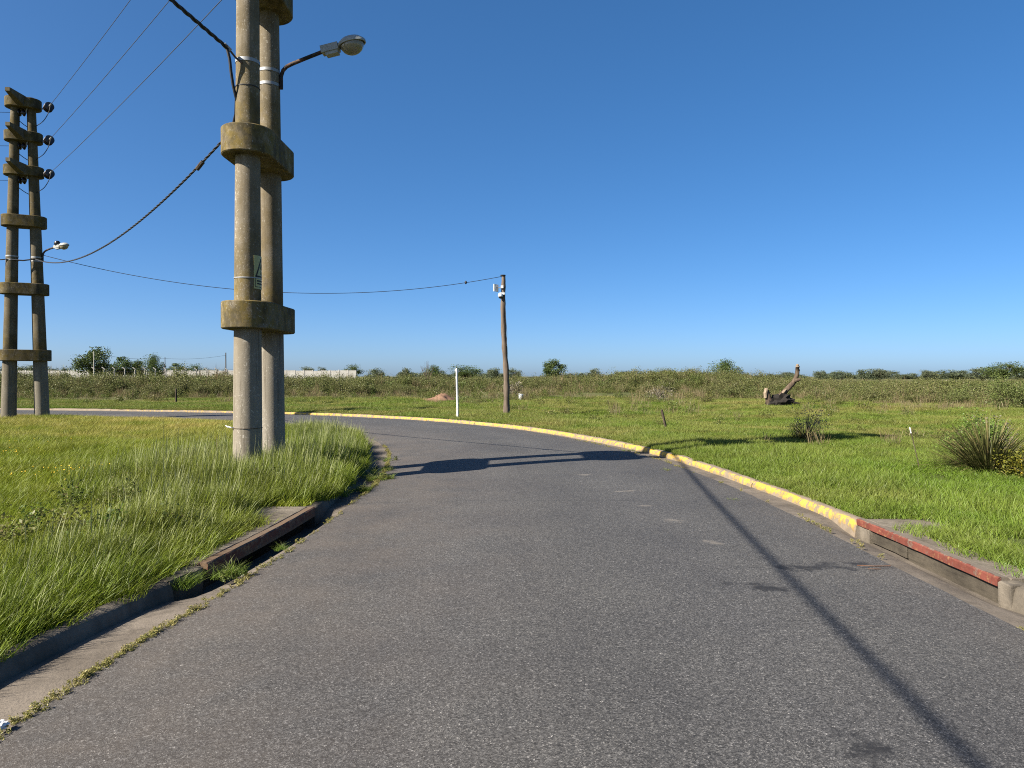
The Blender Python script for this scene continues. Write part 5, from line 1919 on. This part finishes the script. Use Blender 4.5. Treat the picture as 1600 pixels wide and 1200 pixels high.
clump(-2.08, 9.9, 9, 0.10, [3, 5, 5, 5], 0.5, 0.9); clump(-2.08, 11.1, 12, 0.13, [3, 5, 5, 5], 0.5, 1.0); clump(-2.2, 12.2, 8, 0.10, [3, 5, 5], 0.5, 0.9); clump(-2.38, 13.6, 4, 0.1, [3, 5], 0.4, 0.8)
clump(-2.45, 9.5, 6, 0.16, [5], 0.8, 1.4); clump(-2.55, 11.5, 8, 0.2, [5], 0.9, 1.5)
for q_ in np.arange(s_at(OC, OS, 3.5), s_at(OC, OS, 19.0), 0.05):       # sparse tufts on the yellow-kerb side
    a_, n_ = at_s(OC, ON, OS, q_)
    if rng.random() < 0.10 + 0.25 * max(0, math.sin(q_ * 1.3)):
        p_ = a_ + n_ * (-0.37 + rng.normal(0, 0.02)); X.append(p_[0]); Y.append(p_[1]); S_.append(rng.uniform(0.3, 0.7)); I_.append(rng.integers(0, 3))
clump(2.55, 12.0, 7, 0.09, [5, 5, 3], 0.25, 0.5); clump(2.85, 9.2, 3, 0.05, [5], 0.25, 0.4); clump(2.5, 15.2, 12, 0.25, [5, 1], 0.3, 0.5)
X, Y, S_ = np.array(X), np.array(Y), np.array(S_)
scatter('seam_weeds', 'yellowish weeds growing along the gutter seam', np.stack([X, Y, np.full(len(X), 0.0)], 1),
        np.stack([np.zeros_like(X), np.zeros_like(X), rng.uniform(0, 6.28, len(X))], 1), np.stack([S_, S_, S_], 1), np.array(I_), moss_c)


# ------------------------------------------------------------------ single plants
def sword_plant(name, loc, n, lmin, lmax, wid, seed, label, mat='yucca', dry=0.25, droop=0.5, squat=0.0, base_r=0.08):
    r = np.random.default_rng(seed)
    V, F, C = [], [], []
    base = 0
    for k in range(n):
        az = r.uniform(0, 6.28); el = 0.12 + 1.3 * r.random() ** 1.25
        L = r.uniform(lmin, lmax); w = wid * r.uniform(0.7, 1.2)
        isd = r.random() < dry * (1.6 if el < 0.5 else 0.5)
        b0_ = r.uniform(0.03, base_r); el = max(0.08, 1.42 - 1.15 * (b0_ / base_r) + r.normal(0, 0.22)); e = el; p = np.array([b0_ * math.cos(az), b0_ * math.sin(az), 0.02 + 0.1 * r.random()])
        side = np.array([-math.sin(az), math.cos(az), 0])
        S = 5
        for j in range(S + 1):
            t = j / S
            ww = w * (0.75 + 0.5 * t) * (1 - t) ** 0.5 * 0.5
            V += [p - side * ww, p + side * ww]
            c = [r.random() * 0.3 + 0.5 * t, t, 1.0 if isd or (t > 0.85 and r.random() < 0.5) else 0.0, 1]
            C += [c, c]
            if j < S:
                p = p + np.array([math.cos(e) * math.cos(az), math.cos(e) * math.sin(az), math.sin(e)]) * L / S
                e -= droop * r.uniform(0.1, 0.35)
        for j in range(S):
            b0 = base + 2 * j; F.append((b0, b0 + 1, b0 + 3, b0 + 2))
        base += 2 * (S + 1)
    V = np.array(V); V[:, 2] = np.maximum(V[:, 2], 0.0 - squat)
    me = leaf_mesh(name, M[mat], V, F, np.array(C, np.float32))
    o = link(name, me); o.location = loc
    return tag(o, label, 'plant')


def shrub(name, loc, w, h, leaves, size, mat, seed, label, stems=16, upright=0.4, drybit=0.05, clumps=22, cat='shrub'):
    e = empty(name, loc)
    tag(e, label, cat)
    link('foliage', shrub_mesh(name, M[mat], seed, w, h, leaves, size, 0 + 1, upright, drybit, 0.002, clumps) if False else shrub_mesh(name, M[mat], seed, w, h, leaves, size, stems, upright, drybit, 0.003, clumps), e)
    mb = MB(); r = random.Random(seed)
    for k in range(7):
        a = r.uniform(0, 6.28); q_ = w * 0.35 * r.random()
        mb.tube([(0.02 * math.cos(a), 0.02 * math.sin(a), -0.05), (q_ * 0.5 * math.cos(a), q_ * 0.5 * math.sin(a), h * 0.35), (q_ * math.cos(a), q_ * math.sin(a), h * 0.75)], [0.012, 0.009, 0.004], 5)
    mb.build('stems', M['tree_bark'], e)
    return e


def on_ground(px, py, d):
    p = P(px, py, d); return (p.x, p.y, gz(p.x, p.y))


g_ = on_ground(1545, 742, 11.2)
sword_plant('sword_leaf_plant', g_, 1000, 0.48, 0.95, 0.015, 210, 'big spiky sword-leaved clump beside the thin rod', dry=0.22, droop=0.45, base_r=0.5)
shrub('flowering_bush', (g_[0] + 0.10, g_[1] - 0.75, gz(g_[0] + 0.1, g_[1] - 0.75)), 0.75, 0.45, 2400, 0.035, 'yellow_bush', 211, 'low yellow-flowered bush in front of the big spiky clump', 26, 0.4, 0.03, 34)
p_ = on_ground(1525, 700, 14.2)
shrub('leafy_shrub', p_, 1.15, 0.85, 3600, 0.05, 'green_bush', 212, 'bright green leafy shrub just behind the big spiky clump', 16, 0.3, 0.03, 36)
p_ = on_ground(1490, 700, 15.2)
shrub('twiggy_shrub', (p_[0] + 1.0, p_[1] + 0.3, p_[2]), 1.1, 0.85, 900, 0.05, 'grey_bush', 213, 'grey twiggy shrub at the back of the bright green shrub', 30, 0.6, 0.1, 22)
p_ = on_ground(1258, 690, 17.2)
sword_plant('sword_leaf_plant', p_, 170, 0.40, 0.85, 0.02, 214, 'smaller spiky clump standing in the pylon shadow', dry=0.25, droop=0.6)
shrub('dry_bush', (p_[0] + 0.15, p_[1] + 0.3, p_[2]), 1.1, 0.85, 700, 0.04, 'grey_bush', 215, 'dry grey bush rising behind the smaller spiky clump', 34, 0.7, 0.3, 16)
p_ = on_ground(1575, 640, 33)
shrub('round_shrub', p_, 2.2, 1.6, 6000, 0.07, 'scrub_green', 216, 'tall rounded green shrub before the scrub at the photo edge', 18, 0.35, 0.03, 30)
p_ = on_ground(1032, 628, 42)
shrub('pale_bush', p_, 1.6, 1.25, 900, 0.09, 'grey_bush', 217, 'pale twiggy bush standing in front of the overgrown bank', 30, 0.6, 0.2, 22)
p_ = on_ground(800, 612, 50)
shrub('grey_bush', p_, 1.3, 1.5, 700, 0.10, 'grey_bush', 218, 'grey bush half hidden behind the wooden pole', 20, 0.6, 0.1, 20)
p_ = on_ground(242, 628, 42)
shrub('low_bush', p_, 1.2, 0.45, 600, 0.07, 'weed', 219, 'low leafy bush beside the brown fence stake', 12, 0.2, 0.05, 16)
p_ = on_ground(208, 621, 47)
shrub('dark_bush', p_, 1.0, 0.8, 700, 0.08, 'scrub_green', 220, 'small dark bush before the scrub under the security fence', 12, 0.3, 0.02, 16)
p_ = on_ground(682, 618, 44.2)
shrub('weedy_bush', p_, 1.7, 0.75, 800, 0.08, 'weed', 221, 'weedy bush growing behind the heap of soil', 14, 0.4, 0.1, 18)


# ------------------------------------------------------------------ trees
def tree_meshes(seed, h, w, leaf, nleaf, mat):
    r = np.random.default_rng(seed)
    mb = MB()
    th = h * 0.30
    mb.tube([(0, 0, -0.3), (0.05, 0.03, th * 0.6), (0.0, 0.08, th)], [0.05 * w, 0.038 * w, 0.032 * w], 8)
    ends = []
    for k in range(9):
        a = r.uniform(0, 6.28); q_ = w * 0.5 * r.uniform(0.25, 0.8); zz = h * r.uniform(0.5, 0.88)
        e = np.array([q_ * np.cos(a), q_ * np.sin(a), zz])
        m_ = np.array([e[0] * 0.45, e[1] * 0.45, th + (zz - th) * 0.55])
        mb.tube([(0, 0.06, th * 0.9), tuple(m_), tuple(e)], [0.024 * w, 0.015 * w, 0.005 * w], 6)
        ends += [e, m_]
    V, F, C = [], [], []; base = 0
    nb = 34
    for k in range(nb):
        a = r.uniform(0, 6.28); u = r.uniform(-0.75, 1.0)
        rad = np.sqrt(max(0.0, 1 - u * u)) * r.uniform(0.55, 1.08)
        c = np.array([np.cos(a) * rad * w * 0.42, np.sin(a) * rad * w * 0.42, h * 0.60 + u * h * 0.33])
        if r.random() < 0.3: c = ends[r.integers(len(ends))] + r.normal(0, 0.05 * w, 3)
        s = w * r.uniform(0.06, 0.14)
        n = int(nleaf / nb * r.uniform(0.6, 1.4))
        pts = c + np.clip(r.normal(0, 1, (n, 3)), -1.6, 1.6) * np.array([s, s, s * 0.7])
        pts = pts[pts[:, 2] > th * 0.55]
        v, f, cc = leaf_quads(pts, leaf, r, aspect=0.75)
        V.append(v); F.append(f + base); C.append(cc); base += len(v)
    me = leaf_mesh('crown', mat, np.concatenate(V), np.concatenate(F), np.concatenate(C))
    tm = mesh_from('trunk', mb.v, mb.f, M['tree_bark'], True)
    return tm, me


TREE_KIT = [tree_meshes(300 + k, 6.0, (6.0, 5.0, 7.0, 5.5, 8.0)[k], 0.24, 6500, M['tree_leaf']) for k in range(5)]
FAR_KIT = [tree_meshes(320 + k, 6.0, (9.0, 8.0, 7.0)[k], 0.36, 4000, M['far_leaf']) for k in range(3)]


def tree(px, top, wpx, d, kit, label, group, sink=0.0):
    tm, cm = kit
    e = empty('tree', (P(px, 588, d).x, d, 0.1), random.uniform(0, 6.28))
    tag(e, label, 'tree', group)
    h = P(px, top, d).z - 0.1
    w = wpx / FPX * d
    bb = np.array([v.co[:] for v in cm.vertices])
    cw = np.percentile(np.hypot(bb[:, 0], bb[:, 1]), 97) * 2; chh = np.percentile(bb[:, 2], 99.5)
    sx, sz_ = w / cw, h / chh
    for nm, me in (('trunk', tm), ('crown', cm)):
        o = link(nm, me, e); o.scale = (sx, sx, sz_)
    return e


GA, GB = 'trees beyond the white wall', 'low trees along the horizon'
tree(145, 543, 56, 105, TREE_KIT[0], 'tallest dark tree behind the security fence', GA)
tree(190, 558, 36, 118, TREE_KIT[1], 'paler tree just right of the tallest dark tree', GA)
tree(217, 563, 24, 125, TREE_KIT[3], 'small tree between the paler tree and the round dark tree', GA)
tree(243, 554, 36, 120, TREE_KIT[4], 'round dark tree with a pointed top over the white wall', GA)
tree(276, 568, 28, 150, TREE_KIT[1], 'low bushy tree just right of the round dark tree', GA)
tree(303, 569, 26, 155, TREE_KIT[2], 'low spreading tree left of the near pylon, over the wall', GA)
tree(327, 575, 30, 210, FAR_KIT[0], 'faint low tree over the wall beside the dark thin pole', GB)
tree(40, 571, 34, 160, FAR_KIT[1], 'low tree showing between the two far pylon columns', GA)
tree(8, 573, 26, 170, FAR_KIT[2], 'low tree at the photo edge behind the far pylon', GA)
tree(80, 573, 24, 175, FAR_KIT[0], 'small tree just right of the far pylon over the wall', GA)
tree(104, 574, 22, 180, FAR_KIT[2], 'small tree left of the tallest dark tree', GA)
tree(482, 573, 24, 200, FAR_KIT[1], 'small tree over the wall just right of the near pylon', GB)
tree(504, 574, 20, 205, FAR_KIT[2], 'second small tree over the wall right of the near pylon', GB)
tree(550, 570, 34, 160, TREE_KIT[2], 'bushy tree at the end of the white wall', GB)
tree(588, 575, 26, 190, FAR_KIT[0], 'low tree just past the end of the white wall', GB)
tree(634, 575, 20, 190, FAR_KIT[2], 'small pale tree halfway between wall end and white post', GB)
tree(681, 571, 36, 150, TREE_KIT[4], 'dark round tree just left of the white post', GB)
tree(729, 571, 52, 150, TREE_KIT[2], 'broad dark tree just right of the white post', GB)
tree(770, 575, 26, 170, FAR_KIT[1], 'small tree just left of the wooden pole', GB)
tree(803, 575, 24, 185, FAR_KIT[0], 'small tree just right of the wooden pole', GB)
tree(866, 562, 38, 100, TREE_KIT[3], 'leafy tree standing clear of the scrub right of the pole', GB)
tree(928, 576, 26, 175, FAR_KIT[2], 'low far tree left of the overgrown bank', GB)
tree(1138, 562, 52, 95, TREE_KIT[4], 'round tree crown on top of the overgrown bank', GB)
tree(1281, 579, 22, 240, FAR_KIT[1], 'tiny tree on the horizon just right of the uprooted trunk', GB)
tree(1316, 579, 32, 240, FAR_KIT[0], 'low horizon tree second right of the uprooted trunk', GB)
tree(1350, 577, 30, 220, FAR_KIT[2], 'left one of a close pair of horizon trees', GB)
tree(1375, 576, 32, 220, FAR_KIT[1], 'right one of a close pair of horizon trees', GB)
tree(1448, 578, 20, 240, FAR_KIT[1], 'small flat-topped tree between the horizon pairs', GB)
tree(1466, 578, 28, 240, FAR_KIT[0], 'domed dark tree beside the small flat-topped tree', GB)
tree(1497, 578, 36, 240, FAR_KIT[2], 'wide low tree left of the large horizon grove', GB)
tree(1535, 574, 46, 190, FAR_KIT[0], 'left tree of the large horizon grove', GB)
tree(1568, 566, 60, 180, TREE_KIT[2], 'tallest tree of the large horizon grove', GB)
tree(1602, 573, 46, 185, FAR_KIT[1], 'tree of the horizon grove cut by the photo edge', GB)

# bare sapling
bs = MB(); r_ = random.Random(5)
b0 = P(667, 590, 120); b0.z = 0.1
for k in range(16):
    a = r_.uniform(-1, 1)
    tipp = P(667 + a * 11, 562 + abs(a) * 8 + r_.uniform(0, 6), 120)
    midp = b0.lerp(tipp, 0.5) + Vector((r_.uniform(-.2, .2), 0, 0.1))
    bs.tube([b0, midp, tipp], [0.06, 0.03, 0.012], 4)
tag(bs.build('bare_sapling', M['tree_bark'], None), 'leafless grey sapling beside the dark round tree', 'sapling')

# treeline that reads as one mass on the horizon
x = rng.uniform(-420, 420, 420); y = rng.uniform(330, 430, 420)
k = np.abs(x) < 0.85 * y; x, y = x[k], y[k]
s = rng.uniform(0.55, 1.0, len(x)) * np.clip(0.75 + 0.5 * vnoise(x, y, 60.0, 88), 0.3, 1.2)
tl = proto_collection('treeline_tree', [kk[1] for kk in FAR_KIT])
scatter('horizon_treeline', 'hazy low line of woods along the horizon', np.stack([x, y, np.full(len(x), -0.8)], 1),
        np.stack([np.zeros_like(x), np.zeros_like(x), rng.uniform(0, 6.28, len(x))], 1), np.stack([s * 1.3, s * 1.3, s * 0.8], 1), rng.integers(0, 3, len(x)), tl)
